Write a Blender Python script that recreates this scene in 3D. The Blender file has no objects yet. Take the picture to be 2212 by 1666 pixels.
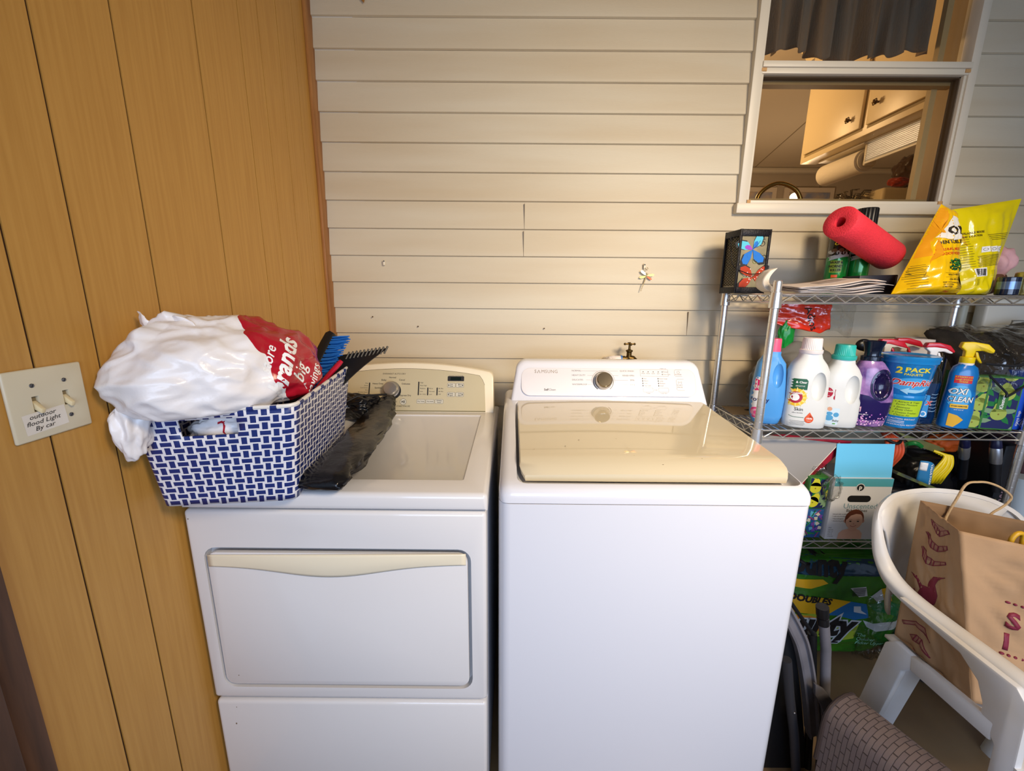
import bpy, bmesh, math, random
from mathutils import Vector, Matrix, noise
from mathutils.bvhtree import BVHTree
from math import sin, cos, pi, radians
random.seed(7)
scn = bpy.context.scene
COL = scn.collection

# ------------------------------------------------------------------ camera
CAM = Vector((.7457, -1.7528, 1.35))
yaw, pitch, roll, FPX = -.002, .2142, .0081, 904.24
fw = Vector((sin(yaw)*cos(pitch), cos(yaw)*cos(pitch), -sin(pitch)))
rt = Vector((cos(yaw), -sin(yaw), 0)); up = rt.cross(fw)
r2 = rt*cos(roll)+up*sin(roll); u2 = up*cos(roll)-rt*sin(roll)
cd = bpy.data.cameras.new('camera'); cam = bpy.data.objects.new('camera', cd); COL.objects.link(cam)
cd.sensor_fit = 'HORIZONTAL'; cd.sensor_width = 36; cd.lens = 36*FPX/2212; cd.clip_start = .02; cd.clip_end = 60
cam.matrix_world = Matrix(((r2.x, u2.x, -fw.x, CAM.x), (r2.y, u2.y, -fw.y, CAM.y), (r2.z, u2.z, -fw.z, CAM.z), (0, 0, 0, 1)))
scn.camera = cam

# ------------------------------------------------------------------ view, world, large lights
scn.view_settings.view_transform = 'Standard'; scn.view_settings.look = 'None'
scn.view_settings.gamma = 1; scn.view_settings.use_curve_mapping = False
scn.view_settings.exposure = 0.12
w = bpy.data.worlds.new('daylight'); scn.world = w; w.use_nodes = True
w.node_tree.nodes['Background'].inputs[0].default_value = (.62, .74, 1, 1)
w.node_tree.nodes['Background'].inputs[1].default_value = .50

def area(name, loc, target, sx, sy, power, color, spread=180):
    l = bpy.data.lights.new(name, 'AREA'); l.shape = 'RECTANGLE'; l.size = sx; l.size_y = sy
    l.energy = power; l.color = color; l.spread = radians(spread)
    o = bpy.data.objects.new(name, l); COL.objects.link(o); o.location = loc
    o.rotation_euler = (Vector(target)-Vector(loc)).to_track_quat('-Z', 'Y').to_euler()
    return o
# daylight through the open porch side behind the camera, one warm unseen light, kitchen lamp and added far fill
area('porch_daylight', (1.5, -3.3, 1.30), (1.15, 0, .75), 2.8, 1.0, 23, (.57, .72, 1), 120)
area('warm_key_light', (2.0, -2.3, 2.35), (1.0, 0, .90), .50, .50, 15, (1, .80, .56), 85)  # warm light, narrowed and aimed low so the wall top falls darker
def point(name, loc, power, color, r=.05):
    l = bpy.data.lights.new(name, 'POINT'); l.energy = power; l.color = color; l.shadow_soft_size = r
    o = bpy.data.objects.new(name, l); COL.objects.link(o); o.location = loc
point('kitchen_far_fill', (3.3, 2.6, 1.7), 26, (1, .74, .5), .12)  # fill added to brighten the kitchen's far wall and ceiling
point('kitchen_lamp_light', (1.75, 1.3, 2.25), 34, (1, .66, .34), .12)

# ------------------------------------------------------------------ helpers
def lin(c):
    if isinstance(c, str):
        c = [int(c[i:i+2], 16)/255 for i in (0, 2, 4)]
    return tuple(x/12.92 if x <= .04045 else ((x+.055)/1.055)**2.4 for x in c)
MATS = {}
def mat(name, col, rough=.5, metal=0, bump=0, bscale=60, var=0, vscale=8, vcol=None, trans=0, alpha=1,
        emit=0, coat=0, ior=1.45, sss=0, stretch=(1, 1, 1), spec=.5, aniso=0, detail=3):
    if name in MATS: return MATS[name]
    m = bpy.data.materials.new(name); m.use_nodes = True; MATS[name] = m
    nt = m.node_tree; b = nt.nodes['Principled BSDF']
    c = lin(col)
    b.inputs['Base Color'].default_value = (*c, 1); b.inputs['Roughness'].default_value = rough
    b.inputs['Metallic'].default_value = metal; b.inputs['IOR'].default_value = ior
    b.inputs['Specular IOR Level'].default_value = spec
    b.inputs['Transmission Weight'].default_value = trans; b.inputs['Alpha'].default_value = alpha
    b.inputs['Coat Weight'].default_value = coat
    if sss:
        b.inputs['Subsurface Weight'].default_value = sss; b.inputs['Subsurface Radius'].default_value = (.02, .02, .02)
    if emit:
        b.inputs['Emission Color'].default_value = (*c, 1); b.inputs['Emission Strength'].default_value = emit
    if bump or var:
        tc = nt.nodes.new('ShaderNodeTexCoord'); mp = nt.nodes.new('ShaderNodeMapping')
        mp.inputs['Scale'].default_value = stretch
        nt.links.new(tc.outputs['Object'], mp.inputs['Vector'])
        if var:
            n = nt.nodes.new('ShaderNodeTexNoise'); n.inputs['Scale'].default_value = vscale; n.inputs['Detail'].default_value = detail
            mx = nt.nodes.new('ShaderNodeMix'); mx.data_type = 'RGBA'
            c2 = lin(vcol) if vcol else tuple(x*(1-var) for x in c)
            mx.inputs[6].default_value = (*c, 1); mx.inputs[7].default_value = (*c2, 1)
            r = nt.nodes.new('ShaderNodeMapRange'); r.inputs[1].default_value = .35; r.inputs[2].default_value = .68
            nt.links.new(mp.outputs[0], n.inputs['Vector']); nt.links.new(n.outputs[0], r.inputs[0])
            nt.links.new(r.outputs[0], mx.inputs[0]); nt.links.new(mx.outputs[2], b.inputs['Base Color'])
        if bump:
            n = nt.nodes.new('ShaderNodeTexNoise'); n.inputs['Scale'].default_value = bscale; n.inputs['Detail'].default_value = 4
            bp = nt.nodes.new('ShaderNodeBump'); bp.inputs['Strength'].default_value = bump; bp.inputs['Distance'].default_value = .004
            nt.links.new(mp.outputs[0], n.inputs['Vector']); nt.links.new(n.outputs[0], bp.inputs['Height'])
            nt.links.new(bp.outputs[0], b.inputs['Normal'])
    return m

def obj_from(name, me): 
    o = bpy.data.objects.new(name, me); COL.objects.link(o); return o

# 2-D shapes: (verts, faces)
_txt = {}
def T(s, size=.01, bold=0, shear=0, align='CENTER', sx=1, space=1):
    k = (s, bold, shear, align, space)
    if k not in _txt:
        c = bpy.data.curves.new('t', 'FONT'); c.body = s; c.size = 1; c.offset = bold; c.shear = shear
        c.align_x = align; c.align_y = 'CENTER'; c.resolution_u = 2; c.space_character = space
        o = bpy.data.objects.new('t', c); COL.objects.link(o)
        me = bpy.data.meshes.new_from_object(o)
        _txt[k] = ([(v.co.x, v.co.y) for v in me.vertices], [tuple(p.vertices) for p in me.polygons])
        bpy.data.objects.remove(o); bpy.data.meshes.remove(me); bpy.data.curves.remove(c)
    v, f = _txt[k]
    return [(x*size*sx, y*size) for x, y in v], f
def RECT(w, h, cx=0, cy=0): return [(cx-w/2, cy-h/2), (cx+w/2, cy-h/2), (cx+w/2, cy+h/2), (cx-w/2, cy+h/2)], [(0, 1, 2, 3)]
def ELL(rx, ry, cx=0, cy=0, n=28): return [(cx+rx*cos(2*pi*i/n), cy+ry*sin(2*pi*i/n)) for i in range(n)], [tuple(range(n))]
def RRECT(w, h, r, cx=0, cy=0, n=5):
    p = []
    for sx, sy, a in ((1, 1, 0), (-1, 1, pi/2), (-1, -1, pi), (1, -1, 3*pi/2)):
        for i in range(n+1):
            t = a+pi/2*i/n; p.append((cx+sx*(w/2-r)+r*cos(t), cy+sy*(h/2-r)+r*sin(t)))
    return p, [tuple(range(len(p)))]
def POLY(*pts): return list(pts), [tuple(range(len(pts)))]
def STROKE(pts, w, closed=False):
    v = []; f = []; n = len(pts)
    for i, p in enumerate(pts):
        a = pts[(i-1) % n] if (i or closed) else p; b = pts[(i+1) % n] if (i < n-1 or closed) else p
        d = Vector((b[0]-a[0], b[1]-a[1])); d = d.normalized() if d.length else Vector((1, 0))
        ww = w[i] if isinstance(w, (list, tuple)) else w
        v += [(p[0]-d.y*ww/2, p[1]+d.x*ww/2), (p[0]+d.y*ww/2, p[1]-d.x*ww/2)]
    for i in range(n if closed else n-1):
        j = (i+1) % n; f.append((2*i, 2*i+1, 2*j+1, 2*j))
    return v, f
def RING(rx, ry, w, cx=0, cy=0, n=32, a0=0, a1=2*pi):
    full = abs(a1-a0) > 6.28
    m = n if full else n+1
    return STROKE([(cx+rx*cos(a0+(a1-a0)*i/n), cy+ry*sin(a0+(a1-a0)*i/n)) for i in range(m)], w, full)
def MOVE(s, dx, dy, rot=0, sc=1): 
    c_, s_ = cos(rot)*sc, sin(rot)*sc
    return [(x*c_-y*s_+dx, x*s_+y*c_+dy) for x, y in s[0]], s[1]
def MERGE(*ss):
    v = []; f = []
    for s in ss:
        b = len(v); v += s[0]; f += [tuple(i+b for i in g) for g in s[1]]
    return v, f
def CLIP(s, xmin=-9, xmax=9, ymin=-9, ymax=9):
    bm = bmesh.new(); vs = [bm.verts.new((x, y, 0)) for x, y in s[0]]
    for g in s[1]:
        try: bm.faces.new([vs[i] for i in g])
        except ValueError: pass
    for co, no in (((xmin, 0, 0), (-1, 0, 0)), ((xmax, 0, 0), (1, 0, 0)), ((0, ymin, 0), (0, -1, 0)), ((0, ymax, 0), (0, 1, 0))):
        bmesh.ops.bisect_plane(bm, geom=bm.verts[:]+bm.edges[:]+bm.faces[:], plane_co=co, plane_no=no, clear_outer=True)
    bm.verts.ensure_lookup_table(); bm.verts.index_update()
    r = [(v.co.x, v.co.y) for v in bm.verts], [tuple(v.index for v in f.verts) for f in bm.faces]; bm.free(); return r

def frame_pts(pts, closed=False):
    n = len(pts); fr = []; prev = None
    for i in range(n):
        a = pts[(i-1) % n] if (i or closed) else pts[i]; b = pts[(i+1) % n] if (i < n-1 or closed) else pts[i]
        t = (b-a).normalized()
        if prev is None: x = t.cross(Vector((0, 0, 1))); x = x if x.length > .05 else t.cross(Vector((0, 1, 0)))
        else: x = prev - t*prev.dot(t)
        x.normalize(); prev = x; fr.append((x, t.cross(x).normalized()))
    return fr
def smooth_path(pts, k=6):
    P = [Vector(p) for p in pts]; out = []
    for i in range(len(P)-1):
        a = P[max(i-1, 0)]; b = P[i]; c = P[i+1]; d = P[min(i+2, len(P)-1)]
        for j in range(k):
            t = j/k; out.append(.5*((2*b)+(c-a)*t+(2*a-5*b+4*c-d)*t*t+(3*b-a-3*c+d)*t**3))
    out.append(P[-1]); return out

class MB:
    def __init__(s): s.v = []; s.f = []; s.m = []; s.uv = []; s.mats = []; s.tree = None; s.flatf = set()
    def mi(s, m):
        if m not in s.mats: s.mats.append(m)
        return s.mats.index(m)
    def add(s, vs, fs, m, M=None, uv=None):
        b = len(s.v); k = s.mi(m)
        for i, p in enumerate(vs):
            p = Vector(p); s.v.append(M @ p if M else p); s.uv.append(uv[i] if uv else (0, 0))
        for g in fs: s.f.append(tuple(i+b for i in g)); s.m.append(k)
        return s
    def bm(s, bm, m, M=None):
        bm.verts.index_update(); s.add([v.co.copy() for v in bm.verts], [tuple(v.index for v in f.verts) for f in bm.faces], m, M); bm.free(); return s
    def box(s, lo, hi, m, bev=0, seg=2, M=None, edges=None):
        bm = bmesh.new(); bmesh.ops.create_cube(bm, size=1)
        for v in bm.verts: v.co = Vector([lo[i]+(hi[i]-lo[i])*(v.co[i]+.5) for i in range(3)])
        if bev:
            es = bm.edges[:] if edges is None else [e for e in bm.edges if edges(e.verts[0].co, e.verts[1].co)]
            bmesh.ops.bevel(bm, geom=es, offset=bev, segments=seg, profile=.5, affect='EDGES', clamp_overlap=True)
        return s.bm(bm, m, M)
    def hexa(s, c, m, bev=0, seg=2):   # 8 corners, bottom ring then top ring
        bm = bmesh.new(); v = [bm.verts.new(p) for p in c]
        for g in ((3, 2, 1, 0), (4, 5, 6, 7), (0, 1, 5, 4), (1, 2, 6, 5), (2, 3, 7, 6), (3, 0, 4, 7)): bm.faces.new([v[i] for i in g])
        if bev: bmesh.ops.bevel(bm, geom=bm.edges[:], offset=bev, segments=seg, profile=.5, affect='EDGES', clamp_overlap=True)
        return s.bm(bm, m)
    def tube(s, pts, r, m, n=10, closed=False, caps=True, M=None, flat=1):
        pts = [Vector(p) for p in pts]; fr = frame_pts(pts, closed); v = []; f = []
        for i, (p, (x, y)) in enumerate(zip(pts, fr)):
            rr = r[i] if isinstance(r, (list, tuple)) else r
            v += [p+x*rr*cos(2*pi*j/n)+y*rr*flat*sin(2*pi*j/n) for j in range(n)]
        N = len(pts)
        for i in range(N if closed else N-1):
            a = i*n; b = ((i+1) % N)*n
            f += [(a+j, a+(j+1) % n, b+(j+1) % n, b+j) for j in range(n)]
        if caps and not closed: f += [tuple(reversed(range(n))), tuple(range((N-1)*n, N*n))]
        return s.add(v, f, m, M)
    def loft(s, rings, m, caps=True, closed=False, M=None, ring_closed=True, uv=None):
        n = len(rings[0]); v = [p for r in rings for p in r]; f = []; N = len(rings)
        for i in range(N if closed else N-1):
            a = i*n; b = ((i+1) % N)*n
            f += [(a+j, a+(j+1) % n, b+(j+1) % n, b+j) for j in range(n if ring_closed else n-1)]
        if caps and not closed: f += [tuple(reversed(range(n))), tuple(range((N-1)*n, N*n))]
        return s.add(v, f, m, M, uv)
    def lathe(s, prof, m, n=32, M=None, o=(0, 0, 0), sx=1, sy=1, caps=True):
        return s.loft([[Vector((o[0]+r*sx*cos(2*pi*j/n), o[1]+r*sy*sin(2*pi*j/n), o[2]+z)) for j in range(n)] for r, z in prof], m, caps, M=M)
    def grid(s, fn, nu, nv, m, uvs=(1, 1), M=None):
        v = []; uv = []
        for j in range(nv+1):
            for i in range(nu+1): v.append(fn(i/nu, j/nv)); uv.append((i/nu*uvs[0], j/nv*uvs[1]))
        f = [(j*(nu+1)+i, j*(nu+1)+i+1, (j+1)*(nu+1)+i+1, (j+1)*(nu+1)+i) for j in range(nv) for i in range(nu)]
        return s.add(v, f, m, M, uv)
    def prism(s, shape, O, U, V, d, m, bev=0, seg=2):
        O, U, V, d = Vector(O), Vector(U), Vector(V), Vector(d)
        bm = bmesh.new(); pts = shape[0]
        a = [bm.verts.new(O+U*x+V*y) for x, y in pts]; b = [bm.verts.new(O+U*x+V*y+d) for x, y in pts]; n = len(a)
        bm.faces.new(a); bm.faces.new(b[::-1])
        for i in range(n): bm.faces.new((a[(i+1) % n], a[i], b[i], b[(i+1) % n]))
        bmesh.ops.recalc_face_normals(bm, faces=bm.faces[:])
        if bev: bmesh.ops.bevel(bm, geom=bm.edges[:], offset=bev, segments=seg, profile=.5, affect='EDGES', clamp_overlap=True)
        return s.bm(bm, m)
    def ball(s, c, r, m, n=3, fn=None):
        bm = bmesh.new(); bmesh.ops.create_icosphere(bm, subdivisions=n, radius=1)
        rr = r if isinstance(r, (tuple, list)) else (r, r, r)
        for v in bm.verts:
            q = Vector((v.co.x*rr[0], v.co.y*rr[1], v.co.z*rr[2])); v.co = Vector(c)+(fn(q, v.co.copy()) if fn else q)
        return s.bm(bm, m)
    def flat(s, shape, O, U, V, m, eps=.0004):
        O, U, V = Vector(O), Vector(U), Vector(V); N = U.cross(V).normalized()
        s.add([O+U*x+V*y+N*eps for x, y in shape[0]], shape[1], m); return s
    def proj(s, shape, O, U, V, m, eps=.0006, maxlen=.012, back=.4):   # lays a flat print onto the surface in front of it
        O, U, V = Vector(O), Vector(U), Vector(V); N = U.cross(V).normalized()
        if s.tree is None: s.tree = BVHTree.FromPolygons(s.v, s.f)
        bm = bmesh.new(); vs = [bm.verts.new((x, y, 0)) for x, y in shape[0]]
        for g in shape[1]:
            try: bm.faces.new([vs[i] for i in g])
            except ValueError: pass
        for _ in range(4):
            bmesh.ops.triangulate(bm, faces=[f for f in bm.faces if len(f.verts) > 3])
            es = [e for e in bm.edges if e.calc_length() > maxlen]
            if not es: break
            bmesh.ops.subdivide_edges(bm, edges=es, cuts=1)
        bmesh.ops.triangulate(bm, faces=[f for f in bm.faces if len(f.verts) > 3])
        for v in bm.verts:
            p = O+U*v.co.x+V*v.co.y
            h = s.tree.ray_cast(p+N*back, -N, back*3)
            if h[0] is None: 
                q = s.tree.find_nearest(p); h = (q[0], q[1])
            v.co = h[0]+N*eps
        return s.bm(bm, m)
    def build(s, name, parent=None, sharp=40, solid=0, sub=0, smooth=True, org=None):
        if parent is not None: off = ORG[parent.name]
        elif org is not None: off = Vector(org)
        else:
            off = Vector((sum(p.x for p in s.v)/len(s.v), sum(p.y for p in s.v)/len(s.v), min(p.z for p in s.v)))
        me = bpy.data.meshes.new(name); me.from_pydata([tuple(p-off) for p in s.v], [], s.f)
        for m in s.mats: me.materials.append(m)
        me.polygons.foreach_set('material_index', s.m)
        if any(u != (0, 0) for u in s.uv):
            ul = me.uv_layers.new(name='UVMap')
            for l in me.loops: ul.data[l.index].uv = s.uv[l.vertex_index]
        if smooth:
            me.polygons.foreach_set('use_smooth', [True]*len(me.polygons)); me.update()
            me.set_sharp_from_angle(angle=radians(sharp))
        me.validate(); me.update()
        o = obj_from(name, me)
        if parent is not None: o.parent = parent; ORG[o.name] = off
        else: o.location = off; ORG[o.name] = off
        if solid:
            md = o.modifiers.new('thickness', 'SOLIDIFY'); md.thickness = solid; md.offset = 0
        if sub:
            md = o.modifiers.new('subdivision', 'SUBSURF'); md.levels = sub; md.render_levels = sub
        return o
ORG = {}
def carve(mb, *cutters):
    """cuts the cutter solids out of mb"""
    a = mb.build('tmp_a', org=(0, 0, 0)); cs = []
    for c in cutters:
        o = c.build('tmp_c', org=(0, 0, 0)); cs.append(o)
        md = a.modifiers.new('b', 'BOOLEAN'); md.operation = 'DIFFERENCE'; md.object = o; md.solver = 'EXACT'
    bpy.context.view_layer.update()
    me = bpy.data.meshes.new_from_object(a.evaluated_get(bpy.context.evaluated_depsgraph_get()))
    r = MB(); r.v = [v.co.copy() for v in me.vertices]; r.f = [tuple(p.vertices) for p in me.polygons]
    r.mats = list(mb.mats); r.m = [min(p.material_index, len(r.mats)-1) for p in me.polygons]; r.uv = [(0, 0)]*len(r.v)
    for o in [a]+cs: bpy.data.objects.remove(o)
    return r
def tag(o, label=None, cat=None, group=None, kind=None):
    if label: o['label'] = label
    if cat: o['category'] = cat
    if group: o['group'] = group
    if kind: o['kind'] = kind
    return o
def thing(name, label, cat, loc, group=None):
    o = bpy.data.objects.new(name, None); COL.objects.link(o); o.location = loc; o.empty_display_size = .02
    ORG[o.name] = Vector(loc); return tag(o, label, cat, group)
def struct(mb, name, **k): return tag(mb.build(name, **k), kind='structure')
def crumple(p, amp, sc, oct=3): return noise.fractal(p*sc, .9, 2.1, oct)*amp
def superring(cx, cy, z, hx, hy, e=2.6, n=40):
    r = []
    for i in range(n):
        a = 2*pi*i/n; c, s_ = cos(a), sin(a)
        r.append(Vector((cx+hx*math.copysign(abs(c)**(2/e), c), cy+hy*math.copysign(abs(s_)**(2/e), s_), z)))
    return r
X, Y_, Z = Vector((1, 0, 0)), Vector((0, 1, 0)), Vector((0, 0, 1))
def rotm(c, ang, ax='Z'): c = Vector(c); return Matrix.Translation(c) @ Matrix.Rotation(ang, 4, ax) @ Matrix.Translation(-c)

# ------------------------------------------------------------------ common materials
WHITE = mat('white_enamel', 'DCDAD9', .16, coat=.3)
DARK = mat('black_ink', '1B1A1C', .5)
GREYINK = mat('grey_ink', '5C5856', .5)
WINK = mat('white_ink', 'F4F4F2', .45)
CHROME = mat('chrome', 'E6E6E4', .24, metal=.85)
BLACKP = mat('black_plastic', '101114', .35)
CLEAR = mat('clear_plastic_film', 'FFFFFF', .06, trans=0, alpha=.13, spec=1, bump=.6, bscale=35)
GLASS = mat('window_glass', 'FFFFFF', .0, alpha=.08, spec=.4)
def glassy(name, tint='FFFFFF', rough=.02, ior=1.45, extra=.05, bump=0, bscale=30):
    if name in MATS: return MATS[name]
    m = bpy.data.materials.new(name); m.use_nodes = True; MATS[name] = m; nt = m.node_tree; nt.nodes.clear()
    out = nt.nodes.new('ShaderNodeOutputMaterial'); mx = nt.nodes.new('ShaderNodeMixShader')
    t = nt.nodes.new('ShaderNodeBsdfTransparent'); g = nt.nodes.new('ShaderNodeBsdfGlossy'); fr = nt.nodes.new('ShaderNodeLayerWeight'); fr.inputs[0].default_value = .5
    t.inputs[0].default_value = (*lin(tint), 1); g.inputs[1].default_value = rough
    pw = nt.nodes.new('ShaderNodeMath'); pw.operation = 'POWER'; pw.inputs[1].default_value = 4.0
    nt.links.new(fr.outputs['Facing'], pw.inputs[0])
    ad = nt.nodes.new('ShaderNodeMath'); ad.operation = 'ADD'; ad.use_clamp = True; ad.inputs[1].default_value = extra
    nt.links.new(pw.outputs[0], ad.inputs[0]); nt.links.new(ad.outputs[0], mx.inputs[0])
    nt.links.new(t.outputs[0], mx.inputs[1]); nt.links.new(g.outputs[0], mx.inputs[2]); nt.links.new(mx.outputs[0], out.inputs[0])
    if bump:
        tc = nt.nodes.new('ShaderNodeTexCoord'); n = nt.nodes.new('ShaderNodeTexNoise'); n.inputs['Scale'].default_value = bscale
        bp = nt.nodes.new('ShaderNodeBump'); bp.inputs['Strength'].default_value = bump; bp.inputs['Distance'].default_value = .01
        nt.links.new(tc.outputs['Object'], n.inputs['Vector']); nt.links.new(n.outputs[0], bp.inputs['Height'])
        nt.links.new(bp.outputs[0], g.inputs['Normal']); nt.links.new(bp.outputs[0], fr.inputs['Normal'])
    return m
PANE = glassy('window_pane', 'F2F0EA', .0, 1.45)
FILM = glassy('clear_film', 'F4F4F2', .12, 1.5, .10, bump=1, bscale=28)

# ================================================================== the setting
SID = mat('vinyl_siding', 'D2C8B0', .5, var=.10, vscale=2.2, vcol='C6B698', bump=.1, bscale=160, stretch=(.3, 1, 3))
SEAM = mat('siding_joint', '8F826E', .8)
z0, sp = 2.3194, .1028
WX0, WX1, WZ0 = 1.606, 2.414, 1.668
s = MB()
def lap(x0, x1, za, zb, zk):
    # one clapboard: lip at the bottom, face leaning back towards the top
    pr = []
    for z in (zk, zk+.0025, zk+.012, zk+sp*.5, zk+sp):
        y = {0: -.004, 1: -.0125, 2: -.0122}.get((zk, zk+.0025, zk+.012).index(z) if z in (zk, zk+.0025, zk+.012) else 9, None)
        if y is None: y = -.0122+.0092*(z-zk-.012)/(sp-.012)
        pr.append((y, z))
    pr = [(y, min(max(z, za), zb)) for y, z in pr]
    s.add([(x, y, z) for x in (x0, x1) for y, z in pr], [(i, i+5, i+6, i+1) for i in range(4)], SID)
for k in range(-3, 24):
    zk = z0-k*sp; za, zb = zk, zk+sp
    if zb <= 0: continue
    za = max(za, 0)
    if zb <= WZ0 or za >= 2.72: lap(0, 4.2, za, zb, zk)
    elif za < WZ0: lap(0, WX0, za, zb, zk); lap(WX1, 4.2, za, zb, zk); lap(WX0, WX1, za, WZ0, zk)
    else: lap(0, WX0, za, zb, zk); lap(WX1, 4.2, za, zb, zk)
def joint(x, za, zb):
    s.box((x, -.0131, za+.002), (x+.0016, -.006, zb-.004), SEAM)
joint(.785, 1.600, 1.700); joint(.783, 1.497, 1.599); joint(1.462, 1.188, 1.290)
wb = struct(s, 'wall_back', sharp=20, smooth=False)

# left wall: yellow-brown wood panelling with dark grooves
PAN = mat('wood_panelling', 'C39348', .40, var=.2, vscale=9, vcol='B8873E', stretch=(1, 14, .5), bump=.04, bscale=60, detail=8)
GRV = mat('panel_groove', '3A2412', .8)
gr = [-.132, -.240, -.349, -.447, -.629, -.8575, -1.009, -1.112, -1.218, -1.42, -1.6, -1.83, -2.05, -2.2]
s = MB(); prev = 0
for g in gr+[-3.4]:
    hw = .0014 if g > -.5 else .0022
    s.box((-.03, g+hw, 0), (0, prev-hw if prev else 0, 2.72), PAN); prev = g
s.box((-.04, -3.4, 0), (-.0025, 0, 2.72), GRV)
struct(s, 'wall_left', smooth=False)
WOOD = mat('oak_trim', 'B07A42', .5, var=.5, vscale=9, vcol='8A5626', stretch=(4, 4, .4), detail=6)
DWOOD = mat('dark_walnut', '5A3A22', .5, var=.6, vscale=12, vcol='38210F', stretch=(5, 5, .35), detail=6)
s = MB(); s.box((0, -.052, 0), (.012, 0, 2.7), WOOD, .003); struct(s, 'trim_1')
s = MB(); s.box((0, -1.262, 0), (.012, -1.222, 2.1), DWOOD, .003); s.box((0, -1.33, 0), (.02, -1.262, 2.1), DWOOD, .004); struct(s, 'trim_2')
s = MB(); s.box((.0, -2.1, 0), (.016, -1.335, 2.05), mat('pale_blue_door', 'A9BFCF', .5)); struct(s, 'door_1')

FLR = mat('brown_floor', '8F7350', .35, var=.3, vscale=2.5, vcol='6B5236')
s = MB(); s.add([(-.1, -5, 0), (4.2, -5, 0), (4.2, 0, 0), (-.1, 0, 0)], [(0, 1, 2, 3)], FLR); struct(s, 'floor')
CEI = mat('porch_ceiling', 'B8AB95', .8)
s = MB(); s.box((-.1, -3.0, 2.72), (4.2, .0, 2.76), CEI); struct(s, 'ceiling')
s = MB(); s.box((4.2, -3.0, 0), (4.25, 0, 2.72), CEI); struct(s, 'wall_right')
# parapet behind the camera below the porch opening
s = MB(); s.box((-.05, -3.05, 0), (4.2, -3.0, .35), CEI); s.box((-.05, -3.05, 2.15), (4.2, -3.0, 2.72), CEI); struct(s, 'wall_front')

# unseen ceiling lamp base added to go with the warm light
t = thing('unseen_ceiling_lamp', 'unseen round ceiling lamp base added above the warm light', 'lamp', (2.0, -2.3, 2.66))
s = MB(); s.lathe([(.15, .06), (.155, .04), (.15, .03)], mat('lamp_metal', 'B9B4A8', .3, metal=1), o=(2.0, -2.3, 2.66)); s.build('lamp_base', t)

# ------------------------------------------------------------------ window
FRM = mat('window_frame_cream', 'DDD3BD', .4)
FRD = mat('window_gasket', '5B4C39', .5)
MUL = mat('inner_frame_tan', 'A8916A', .5)
win = MB()
def fr(lo, hi, m=FRM, b=.002): win.box(lo, hi, m, b)
fr((1.606, -.03, 1.668), (1.640, .03, 2.72)); fr((2.384, -.03, 1.668), (2.414, .03, 2.72))
fr((1.600, -.034, 1.664), (2.420, .03, 1.7)); fr((1.636, -.026, 1.7), (2.388, .03, 1.712))
fr((1.636, -.036, 2.158), (2.388, .03, 2.178)); fr((1.636, -.028, 2.140), (2.388, .03, 2.160))
fr((1.640, -.024, 1.712), (1.648, .02, 2.14)); fr((2.374, -.024, 1.712), (2.384, .02, 2.14))
for a, b in (((1.648, -.012, 1.708), (1.652, .02, 2.14)), ((2.370, -.012, 1.708), (2.374, .02, 2.14)), ((1.648, -.012, 1.708), (2.374, .02, 1.713)), ((1.648, -.012, 2.136), (2.374, .02, 2.14))):
    win.box(a, b, FRD)
# deep inner jamb
win.box((1.60, .03, 1.66), (1.632, .12, 2.72), MUL); win.box((2.39, .03, 1.66), (2.43, .12, 2.72), MUL)
win.box((1.60, .02, 1.66), (2.43, .10, 1.728), MUL); win.box((1.64, .02, 2.125), (2.39, .055, 2.17), MUL)
win.box((2.33, .05, 1.72), (2.352, .07, 2.72), mat('sash_tan', 'C6B288', .5)); win.box((2.405, .09, 1.72), (2.425, .14, 2.72), FRM)
CUT = mat('cut_corner_wood', 'C79A62', .7)
for x in (1.644, 2.379):
    win.box((x-.008, -.030, 1.699), (x+.008, -.022, 1.712), CUT)
    win.box((x-.009, -.031, 2.146), (x+.009, -.024, 2.157), CUT)
wf = struct(win, 'window_1')
s = MB(); s.box((1.645, .0, 1.71), (2.378, .003, 2.138), PANE); s.box((1.642, .012, 2.175), (2.382, .015, 2.7), PANE); s.build('window_pane', wf)

# ------------------------------------------------------------------ kitchen seen through the window
KW = mat('kitchen_wall', 'B9AC9C', .7); KC = mat('kitchen_ceiling', 'C9BBA6', .8)
KCAB = mat('cream_cabinet', 'E8D5AC', .35); KSH = mat('cabinet_groove', 'A08C60', .6)
s = MB(); s.box((.2, 4.0, .5), (5.6, 4.05, 2.92), KW)
s.box((2.58, 3.98, .5), (2.60, 4.0, 2.92), mat('wall_batten', '9C9184', .7)); s.box((4.62, 3.985, .5), (4.635, 4.0, 2.92), mat('wall_batten', '9C9184'))
struct(s, 'wall_kitchen')
s = MB(); s.box((.2, 3.9, 2.86), (5.6, 4.0, 2.92), mat('cove_moulding', 'D8CFC0', .5), .02); struct(s, 'trim_3')
s = MB(); s.box((.2, .02, 2.92), (5.6, 4.05, 2.97), KC)
d = (Vector((3.42, 2.54, 2.9195))-Vector((3.735, 3.93, 2.9195)))
s.tube([Vector((3.735, 3.93, 2.921)), Vector((3.42, 2.54, 2.921))+d*.3], .006, mat('ceiling_seam', '8E8068', .7), 6); struct(s, 'ceiling_kitchen')
s = MB(); s.box((.15, .02, .5), (.2, 4.05, 2.92), KW); struct(s, 'wall_kitchen_left')
s = MB(); s.box((5.6, .02, .5), (5.65, 4.05, 2.92), KW); struct(s, 'wall_kitchen_right')
s = MB(); s.box((.15, .02, .45), (5.65, 4.05, .5), mat('kitchen_floor', '8A7458', .6)); struct(s, 'floor_kitchen')
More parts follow.
